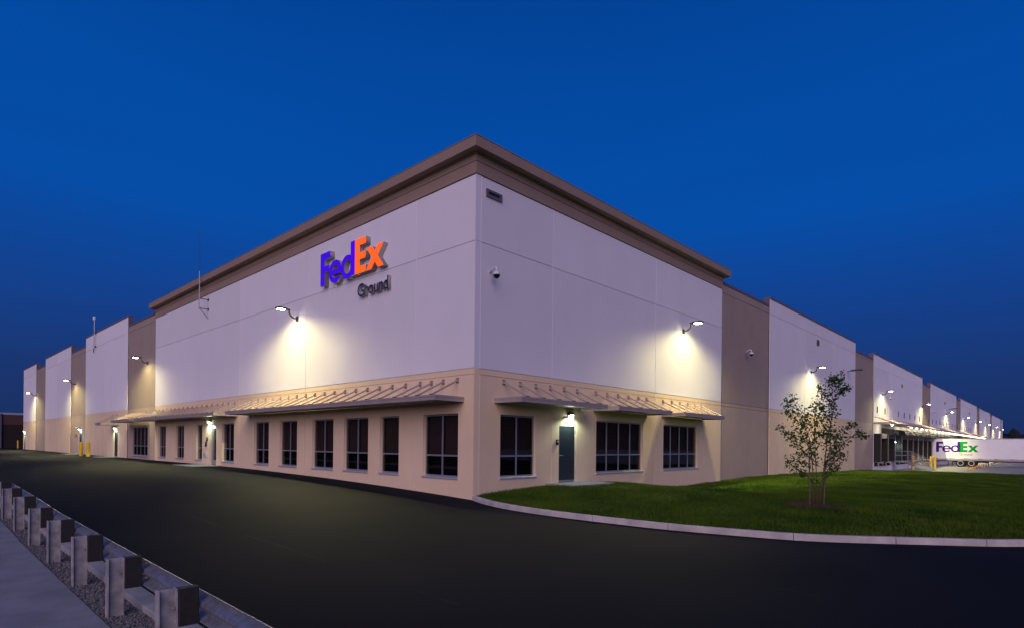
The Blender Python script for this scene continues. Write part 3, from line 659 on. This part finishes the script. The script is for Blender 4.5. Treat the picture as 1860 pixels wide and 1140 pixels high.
def wall_box(W, a, z, w, h, d, mt, name, label, cat, screen=True):
    base = W(a, 0, z); off = Vector(base); t = empty(name, base, label=label, cat=cat)
    m = MB().box(W(a-w, .004, z-h), W(a+w, d, z+h)); m.map(lambda x, y, zz: (x-off.x, y-off.y, zz-off.z)); m.build('housing', mt, t, bevel=.006)
    m = MB().box(W(a-w*.55, d+.001, z+h*.05), W(a+w*.55, d+.006, z+h*.6)); m.map(lambda x, y, zz: (x-off.x, y-off.y, zz-off.z)); m.build('keypad' if screen else 'cover', WPL if screen else mt, t)
wall_box(WR, 4.10, 1.84, .055, .10, .05, BLACK, 'card_reader', 'small black card reader left of the side door', 'card reader')
wall_box(WL, 22.35, 1.86, .07, .12, .06, BLACK, 'card_reader', 'small black card reader beside the glass entrance door', 'card reader')
wall_box(WL, 22.48, 1.58, .05, .14, .08, BLACK, 'intercom', 'narrow black intercom under the entrance card reader', 'intercom')
wall_box(WL, 22.50, .95, .14, .12, .12, SILL, 'outlet_box', 'grey weatherproof outlet box low beside the glass entrance door', 'outlet box', False)
wall_box(WL, 56.9, 2.15, .12, .14, .1, RED, 'alarm_box', 'small dark red alarm box left of the bollard door', 'alarm box', False)
wall_box(WR, 28.2, .55, .12, .05, .06, DARKM, 'hose_bib_box', 'small dark wall box low behind the young tree', 'hose box', False)
# dark bar fixtures
for a0, z, lab in ((43.0, 8.15, 'dark unlit bar fixture above the right of the tree'), (103.5, 8.0, 'dark unlit bar fixture above the trailer wall light')):
    base = WR(a0, 0, z); t = empty('bar_fixture', base, label=lab, cat='fixture')
    MB().tube([(0.004, 0, 0), (.35, 0, .05)], .03, 8).build('stem', DARKM, t); MB().box((.30, -.14, .02), (1.15, .14, .14)).build('housing', DARKM, t, bevel=.02)

# ---------------------------------------------------------------- masts
t = empty('antenna_mast', (-22.37, -.50, 9.1), label='tall thin whip antenna rising above the front cornice', cat='antenna')
MB().tube([(0, 0, .1), (0, 0, 2.25)], .028, 8).build('pole', GALV, t); MB().tube([(0, 0, 2.25), (0, 0, 4.6)], [.022, .014], 8).build('whip', DARKM, t)
for z in (.72, .18): MB().box((-.02, .0, z-.02), (.02, .498, z+.02)).build('bracket_arm', DARKM, t); MB().box((-.07, .47, z-.07), (.07, .498, z+.07)).build('wall_plate', DARKM, t)
MB().tube([(0, .0, .2), (0, .49, -.35)], .014, 6).build('brace', DARKM, t)
t = empty('roof_mast', (-49.3, -.14, 9.9), label='short mast with white cap above the farther front parapet', cat='mast')
MB().tube([(0, 0, 0), (0, 0, 2.45)], .05, 8).build('pole', GALV, t); MB().lathe([(.0, 2.45), (.12, 2.46), (.13, 2.7), (.10, 2.78), (0, 2.8)], 12).build('sensor_cap', WPL, t)
MB().box((-.12, -.02, 1.3), (.12, .14, 1.38)).build('clamp', DARKM, t); MB().box((-.12, -.02, .1), (.12, .14, .18)).build('clamp', DARKM, t)
MB().tube([(.02, -.02, 0), (.05, -.03, -.2), (-.05, -.03, -.42), (-.16, -.03, -.35), (-.15, -.03, -.1), (0, -.02, .02)], .02, 6).build('cable_loop', DARKM, t)

# ---------------------------------------------------------------- company sign
def ell(cx, cy, rx, ry, a0, a1, n): return [(cx+rx*math.cos(R(a0+(a1-a0)*k/n)), cy+ry*math.sin(R(a0+(a1-a0)*k/n))) for k in range(n+1)]
def letters():
    L = []
    L.append(('p', [[(0,0),(.245,0),(.245,.405),(.53,.405),(.53,.585),(.245,.585),(.245,.80),(.585,.80),(.585,1),(0,1)]]))
    cx, cy, rx, ry, ix, iy = .875, .315, .365, .345, .185, .20; yb, yt = .245, .375
    ao = math.degrees(math.asin((yb-cy)/ry)); ai = math.degrees(math.asin((yb-cy)/iy)); at = math.degrees(math.asin((yt-cy)/iy))
    out = ell(cx, cy, rx, ry, ao, 326, 40)+ell(cx, cy, ix, iy, 318, 180-ai, 16)
    L.append(('p', [out, ell(cx, cy, ix, iy, at, 180-at, 16)]))
    cx = 1.575; xs = 1.745; k = math.degrees(math.acos((xs-cx)/rx))
    L.append(('p', [[(xs, 1), (xs, cy+ry*math.sin(R(k)))]+ell(cx, cy, rx, ry, k, 360-k, 40)[1:-1]+[(xs, cy-ry*math.sin(R(k))), (xs, 0), (1.972, 0), (1.972, 1)], ell(cx-.01, cy, .178, .205, 0, 350, 24)]))
    L.append(('o', [[(1.975,0),(2.545,0),(2.545,.20),(2.225,.20),(2.225,.395),(2.53,.395),(2.53,.59),(2.225,.59),(2.225,.80),(2.545,.80),(2.545,1),(1.975,1)]]))
    L.append(('o', [[(2.555,0),(2.84,0),(2.995,.185),(3.14,0),(3.43,0),(3.135,.325),(3.415,.635),(3.135,.635),(2.995,.465),(2.855,.635),(2.565,.635),(2.85,.325)]]))
    return L
def curve_mesh(name, splines, ext):
    cu = bpy.data.curves.new(name, 'CURVE'); cu.dimensions = '2D'; cu.fill_mode = 'BOTH'; cu.extrude = ext/2
    for sp in splines:
        s = cu.splines.new('POLY'); s.points.add(len(sp)-1); s.use_cyclic_u = True
        for p, q in zip(s.points, sp): p.co = (q[0], q[1], 0, 1)
    o = bpy.data.objects.new(name, cu); C.objects.link(o); me = bpy.data.meshes.new_from_object(o.evaluated_get(bpy.context.evaluated_depsgraph_get()))
    bpy.data.objects.remove(o); bpy.data.curves.remove(cu); return me
def text_meshes(txt, size, ext, track=1.0):
    out = []; adv = 0
    for ch in txt:
        cu = bpy.data.curves.new('t', 'FONT'); cu.body = ch; cu.size = size; cu.extrude = ext/2; cu.fill_mode = 'BOTH'; cu.resolution_u = 6
        o = bpy.data.objects.new('t', cu); C.objects.link(o); me = bpy.data.meshes.new_from_object(o.evaluated_get(bpy.context.evaluated_depsgraph_get()))
        bpy.data.objects.remove(o); bpy.data.curves.remove(cu); xs_ = [v.co.x for v in me.vertices]; lo, hi = min(xs_), max(xs_)
        for v in me.vertices: v.co.x += adv-lo
        adv += hi-lo+.06*size*track; out.append(me)
    return out, adv-.06*size*track
def link_letter(me, name, face, side, parent, M, thick):
    me.transform(M); me.materials.clear(); me.materials.append(face); me.materials.append(side)
    nrm = (M.to_3x3() @ Vector((0,0,1))).normalized()
    for p in me.polygons: p.material_index = 0 if p.normal.dot(nrm) > .7 else 1
    o = bpy.data.objects.new(name, me); C.objects.link(o); o.parent = parent; return o
def basis(xdir, ydir, sx, sy, origin):
    xd, yd = Vector(xdir), Vector(ydir); zd = xd.cross(yd); m = Matrix.Identity(4)
    for r_ in range(3): m[r_][0] = xd[r_]*sx; m[r_][1] = yd[r_]*sy; m[r_][2] = zd[r_]; m[r_][3] = origin[r_]
    return m
sg = empty('company_sign', (-9.2, 0, 8.19), label='large purple and orange FedEx Ground letter sign on the white front wall', cat='sign')
for c_, sp in letters():
    me = curve_mesh('letter', sp, .20); link_letter(me, 'letter', SPURP if c_ == 'p' else SORG, SRET, sg, basis((1,0,0), (0,0,1), 4.56/3.43, 1.335, (0, -.115, 0)), .2)
ms, tw = text_meshes('Ground', 1., .12, 1.0)
sc_ = 2.02/tw
for me in ms: link_letter(me, 'letter', SNAVY, SRET, sg, basis((1,0,0), (0,0,1), sc_, .70, (2.72, -.085, -.86)), .16)

# ---------------------------------------------------------------- bollards
def bollard(x, y, z, label, h=1.1, r=.11, grp='yellow bollards'):
    t = empty('bollard', (x, y, z), label=label, cat='bollard', group=grp)
    MB().lathe([(r, -.25), (r, h-.06)], 18).build('sleeve', YEL, t, smooth=True); MB().lathe([(r, h-.06), (r*.92, h-.02), (r*.6, h+.02), (0, h+.035)], 18).build('domed_cap', YEL, t, smooth=True)
bollard(-101.9, .7, .42, 'single yellow bollard past the far left end of the warehouse', 1.15)
bollard(-47.7, -1.3, .40, 'left yellow bollard of the pair by the front wall', 1.15, .14)
bollard(-45.4, -1.25, .40, 'right yellow bollard of the pair by the front wall', 1.15, .14)
bollard(.9, 67.5, ZDOCK, 'yellow bollard in front of the dock stairs', 1.6, .13)
bollard(2.55, 67.7, ZDOCK, 'left one of the paired yellow bollards at the foot of the dock stairs', 1.5, .13)
bollard(2.88, 68.0, ZDOCK, 'right one of the paired yellow bollards at the foot of the dock stairs', 1.5, .13)

# ---------------------------------------------------------------- loading docks
DC = empty('dock_canopy', (0, 95, 4.2), label='long lit metal canopy over the loading docks', cat='canopy')
def dp(mb, name, mt, par=DC, **k): mb.map(lambda x, y, z: (x, y-95, z-4.2)); return mb.build(name, mt, par, **k)
dp(MB().box((1.36, 52.6, 4.05), (1.42, 150, 4.22)), 'fascia', METAL); dp(MB().box((.01, 52.6, 4.10), (1.36, 150, 4.15)), 'deck', METAL); dp(MB().box((.01, 52.56, 4.05), (1.42, 52.6, 4.22)), 'end_plate', METAL)
k = 53.2
while k < 149:
    ro = dp(MB().tube([(.05, k, 4.74), (1.28, k, 4.24)], .028, 6), 'tie_rod', ROD); dp(MB().box((.004, k-.06, 4.66), (.03, k+.06, 4.82)), 'wall_bracket', ROD, ro); k += 1.65
bays = [54.25, 57.6]+[64.3+3.33*i for i in range(25)]
for i, yb in enumerate([54.4]+[64.2+3.3*q for q in range(26)]):
    lab = 'dock lamp above the first dock door nearest the lawn' if i == 0 else ORD[i]+' dock lamp from the lawn end under the dock canopy'
    t = empty('dock_light', (1.22, yb, 4.04), label=lab, cat='dock light', group='dock lamps under the canopy' if i else None)
    if i == 0: pass
    MB().box((-.07, -.10, -.03), (.07, .10, .008)).build('housing', DARKM, t); MB().lathe([(.0, -.13), (.06, -.115), (.085, -.06), (.075, -.031)], 10).build('lens', LDOCK, t, smooth=True)
    if i < 14:
        l = bpy.data.lights.new('dock_lamp', 'POINT'); lo = bpy.data.objects.new('dock_lamp', l); C.objects.link(lo); lo.parent = t; l.energy = 42; l.color = (1., .87, .58); l.shadow_soft_size = .1; lo.location = (-.05, 0, -.16)
def dock(yb, hood, label):
    t = empty('dock_shelter', (0, yb, .38), label=label, cat='loading dock', group='loading docks along the side wall')
    w, d = 1.55, .62; H = 2.75
    MB().box((.01, -w, .0), (d, -w+.38, H)).build('side_pad', BLACK, t, bevel=.02); MB().box((.01, w-.38, .0), (d, w, H)).build('side_pad', BLACK, t, bevel=.02)
    MB().box((.01, -w+.38, H-.45), (d, w-.38, H)).build('head_pad', BLACKF if hood else SRET, t, bevel=.02)
    MB().box((.006, -w+.38, .02), (.05, w-.38, H-.45)).build('dock_door', BLACK, t)
    for s in (-1, 1): 
        MB().box((.02, s*(w-.02)-.015, .02), (d+.012, s*(w-.02)+.015, H-.02)).build('edge_trim', mat('trim_tan', (.30, .26, .16), .6), t)
        MB().box((.01, s*1.05-.2, -.42), (.28, s*1.05+.2, -.04)).build('bumper', BLACK, t, bevel=.02); MB().box((.02, s*1.05-.16, -.28), (.30, s*1.05+.16, -.08)).build('bumper_face', YEL, t)
    MB().box((.01, -.8, -.12), (.42, .8, -.05)).build('leveller_lip', SILL, t)
    if hood:
        m = MB(); n = 8
        secs = []
        for yy in np.linspace(-w-.05, w+.05, 12):
            bul = .03*math.sin(yy*7.3)
            secs.append([(.01, yy, H-.02), (.01, yy, H+.62), (.45+bul, yy, H+.58), (.85+bul, yy, H+.42), (.95+bul, yy, H+.1), (.93, yy, H-.05)])
        m.sweep(secs).build('hood', BLACKF, t, bevel=0)
for i, yb in enumerate(bays):
    dock(yb, i > 0, ['loading dock nearest the lawn, without a hood', 'second loading dock from the lawn, beside the dock stairs'][i] if i < 2 else ORD[i]+' loading dock from the lawn, black with a hood')
# small number plates above the docks
for i, yb in enumerate(bays[:24]):
    t = empty('dock_number_plate', (0, yb-.2, 5.5), label=ORD[i]+' small dark wall plate from the lawn end above the dock doors', cat='plate', group='plates above the dock doors')
    MB().box((.004, -.13, -.3), (.05, .13, .3)).build('plate', CAPM, t); MB().box((.051, -.09, -.24), (.056, .09, .24)).build('face', DARKM, t)
# dock stairs and door
RAILG = mat('rail_grey_paint', (.16, .17, .20), .5)
t = empty('dock_stairs', (0, 61.5, ZDOCK), label='grey steel dock stairs with railings beside the first docks', cat='stairs')
def sp_(mb, name, mt, par=t, **k): mb.map(lambda x, y, z: (x, y-61.5, z-ZDOCK)); return mb.build(name, mt, par, **k)
ya, yc = 60.6, 62.3
sp_(MB().box((.02, ya, .22), (1.55, yc, .34)), 'platform', RAILG)
for s, yy in ((0, ya), (1, yc)):
    sp_(MB().sweep([[(1.55, yy-.02, .34), (1.55, yy+.02, .34), (1.55, yy+.02, .02), (1.55, yy-.02, .02)], [(3.6, yy-.02, ZDOCK+.25), (3.6, yy+.02, ZDOCK+.25), (3.6, yy+.02, ZDOCK+.01), (3.6, yy-.02, ZDOCK+.01)]]), 'stringer', RAILG)
    for q in (1.42, .98): 
        sp_(MB().tube([(.1, yy, q), (1.6, yy, q)], .022, 8), 'handrail', RAILG)
    for k in range(5):
        sp_(MB().tube([(1.6, yy, 1.42-k*.2), (3.5, yy, .42-k*.2)], .018, 8), 'handrail', RAILG)
    for xx, z0, z1 in ((.1, .3, 1.42), (1.55, -.64, 1.42), (2.5, -.2, .95), (3.5, ZDOCK+.02, .42)): sp_(MB().tube([(xx, yy, z0), (xx, yy, z1)], .024, 8), 'rail_post', RAILG)
for k in range(6):
    x0 = 1.58+k*.32; z0 = .18-k*.165; sp_(MB().box((x0, ya+.022, z0-.03), (x0+.30, yc-.022, z0)), 'tread', RAILG)
door(WR, 60.9, 61.9, .38, 2.5, mt=WPL); door_light(WR, 62.15, 2.45, 'glowing lamp beside the dock stair door', 40)

# ---------------------------------------------------------------- trailer
tr = empty('semi_trailer', (.38, 84.0, ZDOCK), label='white semi trailer with purple and green FedEx Ground logo backed to a dock', cat='trailer')
LZ = 16.1; zb, zt = .98, 3.68; wy = 2.55
MB().box((0, 0, zb), (LZ, wy, zt)).build('box_body', TRAIL, tr, bevel=.03)
MB().box((-.01, -.012, zb-.14), (LZ+.01, wy+.012, zb+.06)).build('bottom_rail', mat('rail_grey', (.33, .31, .30), .5, metal=.3), tr)
MB().box((-.01, -.01, zt-.06), (LZ+.01, wy+.01, zt+.05)).build('top_rail', SILL, tr)
MB().box((-.02, -.008, zb-.14), (.06, wy+.008, zt+.05)).build('rear_frame', SILL, tr)
for k in range(1, 26): MB().box((k*.62-.012, -.006, zb+.06), (k*.62+.012, .0, zt-.06)).build('side_seam', TRAIL, tr)
for k in range(20): MB().box((.35+k*.78, -.018, zb+.085), (.35+k*.78+.40, -.004, zb+.15)).build('reflective_strip', RED if k % 2 == 0 else WPL, tr)
for k in range(20): MB().box((.75+k*.78, -.017, zb+.085), (.75+k*.78+.36, -.004, zb+.15)).build('reflective_strip', SILL, tr)
for c_, sp in letters():
    link_letter(curve_mesh('logo_letter', sp, .006), 'logo_letter', PPURP if c_ == 'p' else PGRN, PPURP if c_ == 'p' else PGRN, tr, basis((1,0,0), (0,0,1), 4.5/3.43, 1.36, (.52, -.0125, 1.96)), .006)
ms, tw = text_meshes('Ground', 1., .006, 1.6)
for me in ms: link_letter(me, 'logo_letter', PGREY, PGREY, tr, basis((1,0,0), (0,0,1), 1.36/tw, .46, (3.0, -.0125, 1.52)), .006)
MB().box((2.3, .7, .62), (6.0, wy-.7, zb-.14)).build('bogie_frame', BLACK, tr)
MB().box((.2, .55, .72), (LZ-.2, .7, zb-.14)).build('frame_rail', BLACK, tr); MB().box((.2, wy-.7, .72), (LZ-.2, wy-.55, zb-.14)).build('frame_rail', BLACK, tr)
MB().box((.02, .3, .42), (.12, wy-.3, .54)).build('rear_bumper', BLACK, tr)
for xx in (.3, .75): MB().box((xx+1.5, .1, .18), (xx+1.53, .65, .8)).build('mud_flap', BLACK, tr)
for xx in (3.15, 4.28):
    for yy, sgn in ((.02, -1), (wy-.02, 1)):
        w = MB().lathe([(.30, 0), (.46, 0), (.505, .05), (.51, .12), (.51, .5), (.505, .56), (.46, .6), (.30, .6)], 28, (xx, yy if sgn < 0 else yy-.6, .51), 'Y').build('wheel', BLACK, tr, smooth=False); tag(w)
        if sgn < 0:
            MB().lathe([(.31, .0), (.30, -.012), (.275, -.012), (.262, .02)], 28, (xx, yy, .51), 'Y').build('rim', WPL, w, smooth=True)
            MB().lathe([(.262, .02), (.20, .10), (.16, .06), (.10, .03), (.09, -.02), (0, -.03)], 24, (xx, yy, .51), 'Y').build('hub', BLACK, w, smooth=True)
MB().box((2.4, .05, 1.02-.14-.1), (5.3, .08, zb-.1)).build('fender_skirt', BLACK, tr)
for yy in (.6, wy-.7): MB().box((11.9, yy, .05), (12.1, yy+.12, zb-.14)).build('landing_leg', BLACK, tr); MB().box((11.8, yy-.08, -.0), (12.2, yy+.2, .05)).build('landing_foot', BLACK, tr)
MB().tube([(5.6, .2, .75), (5.9, .15, .55), (6.3, .12, .4), (6.6, .15, .55), (6.8, .2, .72)], .03, 6).build('air_hose', BLACK, tr)
# cones, far yellow barrier posts
for i, (px_, py_) in enumerate([(5.35, 70.), (5.4, 71.6), (5.4, 73.3), (5.45, 75.2), (5.45, 77.), (5.5, 79.2), (5.5, 81.8), (5.5, 84.5), (5.55, 87.4), (5.6, 90.3)]):
    lab = 'nearest small cone in the row beside the trailer wheels' if i == 0 else ORD[i]+' small cone from the front of the row past the trailer wheels'
    t = empty('traffic_cone', (px_+.35, py_, ZDOCK), label=lab, cat='cone', group='cones beside the trailer')
    MB().lathe([(.085, .03), (.066, .2)], 14).build('cone', ORG if i > 3 else YEL, t, smooth=True); MB().lathe([(.066, .2), (.047, .33)], 14).build('band', YEL, t, smooth=True); MB().lathe([(.047, .33), (.02, .5), (0, .51)], 14).build('tip', ORG, t, smooth=True); MB().box((-.12, -.12, 0), (.12, .12, .03)).build('base', BLACK, t)
for i in range(7):
    t = empty('barrier_rail', (5.2+i*.45, 112+i*4.6, ZDOCK), label=['nearest', 'second', 'third', 'fourth', 'fifth', 'sixth', 'farthest'][i]+' yellow barrier rail beyond the trailer underside', cat='barrier', group='yellow barriers beyond the trailer')
    MB().tube([(0, 0, 0), (0, 0, .75)], .09, 10).build('post', YEL, t); MB().tube([(0, 4.2, 0), (0, 4.2, .75)], .09, 10).build('post', YEL, t); MB().box((-.05, 0, .5), (.05, 4.2, .68)).build('beam', YEL, t)

# ---------------------------------------------------------------- young birch tree
def px_point(x, y, depth):
    u, v = x-PX, -(y-PY); c, s = math.cos(ROLL), math.sin(ROLL); uu, vv = c*u-s*v, s*u+c*v
    return CAM + depth*(Vector((-math.sin(YAW), math.cos(YAW), 0))+Vector((math.cos(YAW), math.sin(YAW), 0))*(uu/F_PX)+Vector((0,0,1))*(vv/F_PX))
FWD = Vector((-math.sin(YAW), math.cos(YAW), 0)); RGT = Vector((math.cos(YAW), math.sin(YAW), 0))
TB = Vector((8.22, 5.6, 0)); TB.z = lawn_z(TB.x, TB.y); D0 = (TB-CAM).dot(FWD)
tree = empty('birch_tree', TB, label='slim young multi-stemmed birch tree staked on the lawn', cat='tree')
rt = random.Random(21)
def stem3(pts, dep): return [px_point(x, y, D0+d_) - TB for (x, y), d_ in zip(pts, dep)]
stems = [
 ([(1479,928),(1478,900),(1477,868),(1475,832),(1470,795),(1458,762),(1447,738),(1438,716)], [0,0,.02,.05,.1,.2,.3,.35], .018),
 ([(1483,928),(1484,895),(1483,862),(1481,828),(1480,792),(1479,760),(1482,738),(1485,722)], [.1,.1,.1,.08,0,-.1,-.2,-.25], .017),
 ([(1487,928),(1491,890),(1496,858),(1499,828),(1503,795),(1510,762),(1516,728),(1524,700),(1531,674)], [.05,.03,0,0,-.05,-.05,0,.1,.15], .021),
 ([(1494,905),(1497,870),(1500,845),(1508,815),(1509,770),(1511,735),(1512,705),(1510,685)], [.15,.2,.25,.3,.35,.35,.3,.3], .014)]
branches = [
 ([(1477,872),(1458,858),(1441,846),(1430,838)], .012), ([(1475,835),(1455,815),(1436,797),(1420,780)], .011), ([(1472,805),(1452,792),(1432,785),(1414,773)], .010),
 ([(1476,842),(1452,838),(1432,835)], .009), ([(1462,772),(1448,764),(1432,752),(1424,738)], .010), ([(1481,830),(1462,800),(1450,775)], .010), ([(1482,800),(1470,770),(1462,748)], .009),
 ([(1480,770),(1490,748),(1492,730)], .008), ([(1498,842),(1514,828),(1524,815),(1535,800),(1552,790),(1562,785),(1572,792)], .012), ([(1502,802),(1516,792),(1530,783),(1541,772),(1549,768)], .010),
 ([(1498,860),(1512,842),(1527,828),(1533,822)], .010), ([(1509,765),(1498,752),(1493,738)], .008), ([(1514,738),(1500,722),(1492,708),(1485,700)], .009), ([(1520,715),(1533,706),(1541,700)], .008),
 ([(1526,694),(1515,686),(1506,682)], .007), ([(1505,785),(1495,770),(1488,755)], .008), ([(1480,785),(1495,790),(1512,785)], .008), ([(1474,820),(1458,826),(1440,822)], .008), ([(1500,830),(1515,818),(1520,800)], .008), ([(1496,870),(1515,850),(1531,838)], .008), ([(1498,850),(1515,812),(1526,782)], .006), ([(1498,855),(1522,812),(1531,790)], .006)]
leaf_pts = []
tk = MB()
for pts, dep, r0 in stems:
    P = stem3(pts, dep); n_ = len(P); st = MB().tube(P, [r0*(1-.82*i/(n_-1)) for i in range(n_)], 8).build('trunk', BARK, tree, smooth=True)
    for i in range(n_-1):
        if pts[i+1][1] < 800:
            for q in range(9 if pts[i+1][1] < 770 else 6): leaf_pts.append((P[i].lerp(P[i+1], rt.random()), .20 if pts[i+1][1] < 760 else .16))
limb = MB()
for pts, r0 in branches:
    dd = rt.uniform(-.35, .35); P = stem3(pts, [dd*i/(len(pts)-1)*1.4 for i in range(len(pts))]); n_ = len(P)
    limb.tube(P, [1.35*r0*(1-.75*i/(n_-1)) for i in range(n_)], 6)
    for i in range(n_-1):
        for q in range(9): leaf_pts.append((P[i].lerp(P[i+1], rt.random()), .10+.06*(i/(n_-1))))
# lobes of foliage seen in the photograph (photo pixel centre, radius in metres, count)
for (x, y), r_, c_ in [((1508,700),.30,34),((1531,705),.22,30),((1497,712),.2,20),((1526,684),.16,20),((1517,693),.22,26),((1540,703),.14,14),((1436,728),.22,26),((1430,742),.24,26),((1447,745),.24,26),((1484,733),.20,20),((1478,745),.2,16),((1459,758),.26,26),((1463,778),.30,34),((1474,795),.34,34),((1484,772),.28,26),((1500,778),.26,26),((1512,750),.20,20),((1509,735),.18,16),((1520,784),.26,26),((1443,778),.26,18),((1442,800),.26,18),((1455,812),.28,22),((1478,820),.26,20),((1500,800),.26,18),((1436,832),.24,16),((1448,840),.2,12),((1530,828),.18,12),((1415,775),.10,8),((1550,772),.14,10),((1562,786),.10,8),((1570,792),.10,9),((1512,832),.16,8),((1492,738),.14,10),((1446,852),.14,10),((1468,848),.18,14),((1482,840),.18,14),((1504,842),.16,12),((1518,846),.12,8),((1458,862),.10,7),((1508,815),.16,12)]:
    for q in range(c_):
        d_ = Vector((rt.gauss(0, 1), rt.gauss(0, 1), rt.gauss(0, 1))); d_ = d_.normalized()*r_*rt.random()**.5
        leaf_pts.append((px_point(x, y, D0+rt.uniform(-.35, .35))-TB+d_*Vector((1, 1, .9)), .05))
limb.build('limbs', TWIG, tree, smooth=True)
tw_ = MB(); lf = MB()
for p, spread in leaf_pts:
    for q in range(3 if spread > .06 else 2):
        c = p+Vector((rt.gauss(0, spread*.36), rt.gauss(0, spread*.36), rt.gauss(0, spread*.4)))
        ax = Vector((rt.gauss(0, 1), rt.gauss(0, 1), rt.gauss(-.5, .7))).normalized(); sd_ = ax.cross(Vector((rt.gauss(0, 1), rt.gauss(0, 1), rt.gauss(0, 1)))).normalized(); ln_ = rt.uniform(.045, .092); w_ = ln_*.36; up = ax.cross(sd_)*ln_*.12
        lf.poly([c, c+ax*ln_*.45+sd_*w_+up, c+ax*ln_, c+ax*ln_*.45-sd_*w_+up])
        if q == 0: tw_.tube([p, c], .0025, 3, False)
lf.build('crown', LEAF, tree); tw_.build('twigs', TWIG, tree)
for lab, (x0, y0), (x1, y1), dz in (('left wooden stake tied to the young birch', (1471,930), (1470,822), -.1), ('short right wooden stake tied to the young birch', (1496,926), (1498,868), .15)):
    a, b = px_point(x0, y0, D0+dz), px_point(x1, y1, D0+dz); a.z = lawn_z(a.x, a.y)-.1
    t = empty('tree_stake', a, label=lab, cat='stake'); MB().tube([(0,0,0), b-a-Vector((0,0,.04)), b-a], [.019, .019, .010], 6).build('pole', WOODST, t)
    c = px_point((x0+x1)/2, 874, D0+dz)-a; c.x = 0; c.y = 0; e_ = px_point(1484, 875, D0+.05)-a
    MB().tube([c, e_], .010, 6).build('tie', BLACK, t)
# mulch bed
m = MB(); rings = [(0, .03), (.35, .035), (.7, .03), (.9, .015), (1.02, -.03)]; n_ = 36
for r_, h in rings:
    for k in range(n_):
        a = 2*math.pi*k/n_; wob = .92+.16*math.sin(3*a+1)+.10*math.sin(7*a)+.06*math.sin(13*a+2); X = 8.25+.98*r_*wob*math.cos(a); Y = 5.55+.74*r_*wob*math.sin(a)
        m.v.append((X, Y, lawn_z(X, Y)+h+.025*noise.noise((X*6, Y*6, 0))))
for i in range(len(rings)-1):
    for k in range(n_): m.f.append((i*n_+k, i*n_+(k+1)%n_, (i+1)*n_+(k+1)%n_, (i+1)*n_+k)); m.m.append(0)
tag(m.build('mulch_bed', MULCH), kind='structure')

# ---------------------------------------------------------------- background
bb = empty('brick_building', (-104, 8, .3), label='low dark brick building with pale roof edge behind the far left end', cat='building')
MB().box((-14, -26, 0), (0, 22, 3.7)).build('brick_wall', BRICK, bb); MB().box((-14.02, -26.02, 3.7), (.02, 22.02, 5.2)).build('upper_band', BRICKB, bb); MB().box((-14.1, -26.1, 5.2), (.1, 22.1, 5.5)).build('roof_edge', SILL, bb)
MB().tube([(.12, -9.05, 0), (.12, -9.05, 5.4)], .12, 8).build('downspout', mat('downspout_blue', (.05, .06, .10), .5), bb)
# wooded hills all round
m = MB(); n_ = 160; CXY = (0, 70); rr = random.Random(3)
H = [12.5+2.2*math.sin(3*a+.5)+.8*math.sin(9*a) for a in np.linspace(0, 2*math.pi, n_, endpoint=False)]
for i in range(n_):
    a = 2*math.pi*i/n_; dg = math.degrees(a)
    H[i] *= 1+1.6*(smooth((dg-15)/15)*smooth((84-dg)/12)+smooth((dg-190)/10)*smooth((275-dg)/20))
    for q, (rad, hh) in enumerate(((285, -1.65), (300, .35), (330, .8), (400, 1.0), (600, 1.2))): m.v.append((CXY[0]+rad*math.cos(a), CXY[1]+rad*math.sin(a), hh if hh < 0 else H[i]*hh))
for i in range(n_):
    for q in range(4): a = i*5+q; b = ((i+1) % n_)*5+q; m.f.append((a, b, b+1, a+1)); m.m.append(0)
tag(m.build('hills', WOODS, smooth=True), kind='structure')
m = []; 
for k in range(6500):
    a = rr.random()*2*math.pi; rad = rr.uniform(292, 340); i = int(a/(2*math.pi)*n_) % n_; zc = H[i]*np.interp(rad, [285, 300, 330, 400], [-.1, .3, .72, .9])+rr.uniform(-.5, 1.8); s = rr.uniform(1.1, 2.6)
    q = IV*np.array([s, s, s*rr.uniform(.9, 1.5)])*(1+.16*rng.standard_normal((len(IV), 1))); m.append((q+np.array([CXY[0]+rad*math.cos(a), CXY[1]+rad*math.sin(a), zc]))[IF])
tag(tri_mesh('far_woods', np.concatenate(m), WOODS), 'dark wooded hillside along the horizon', 'woods', kind='stuff')
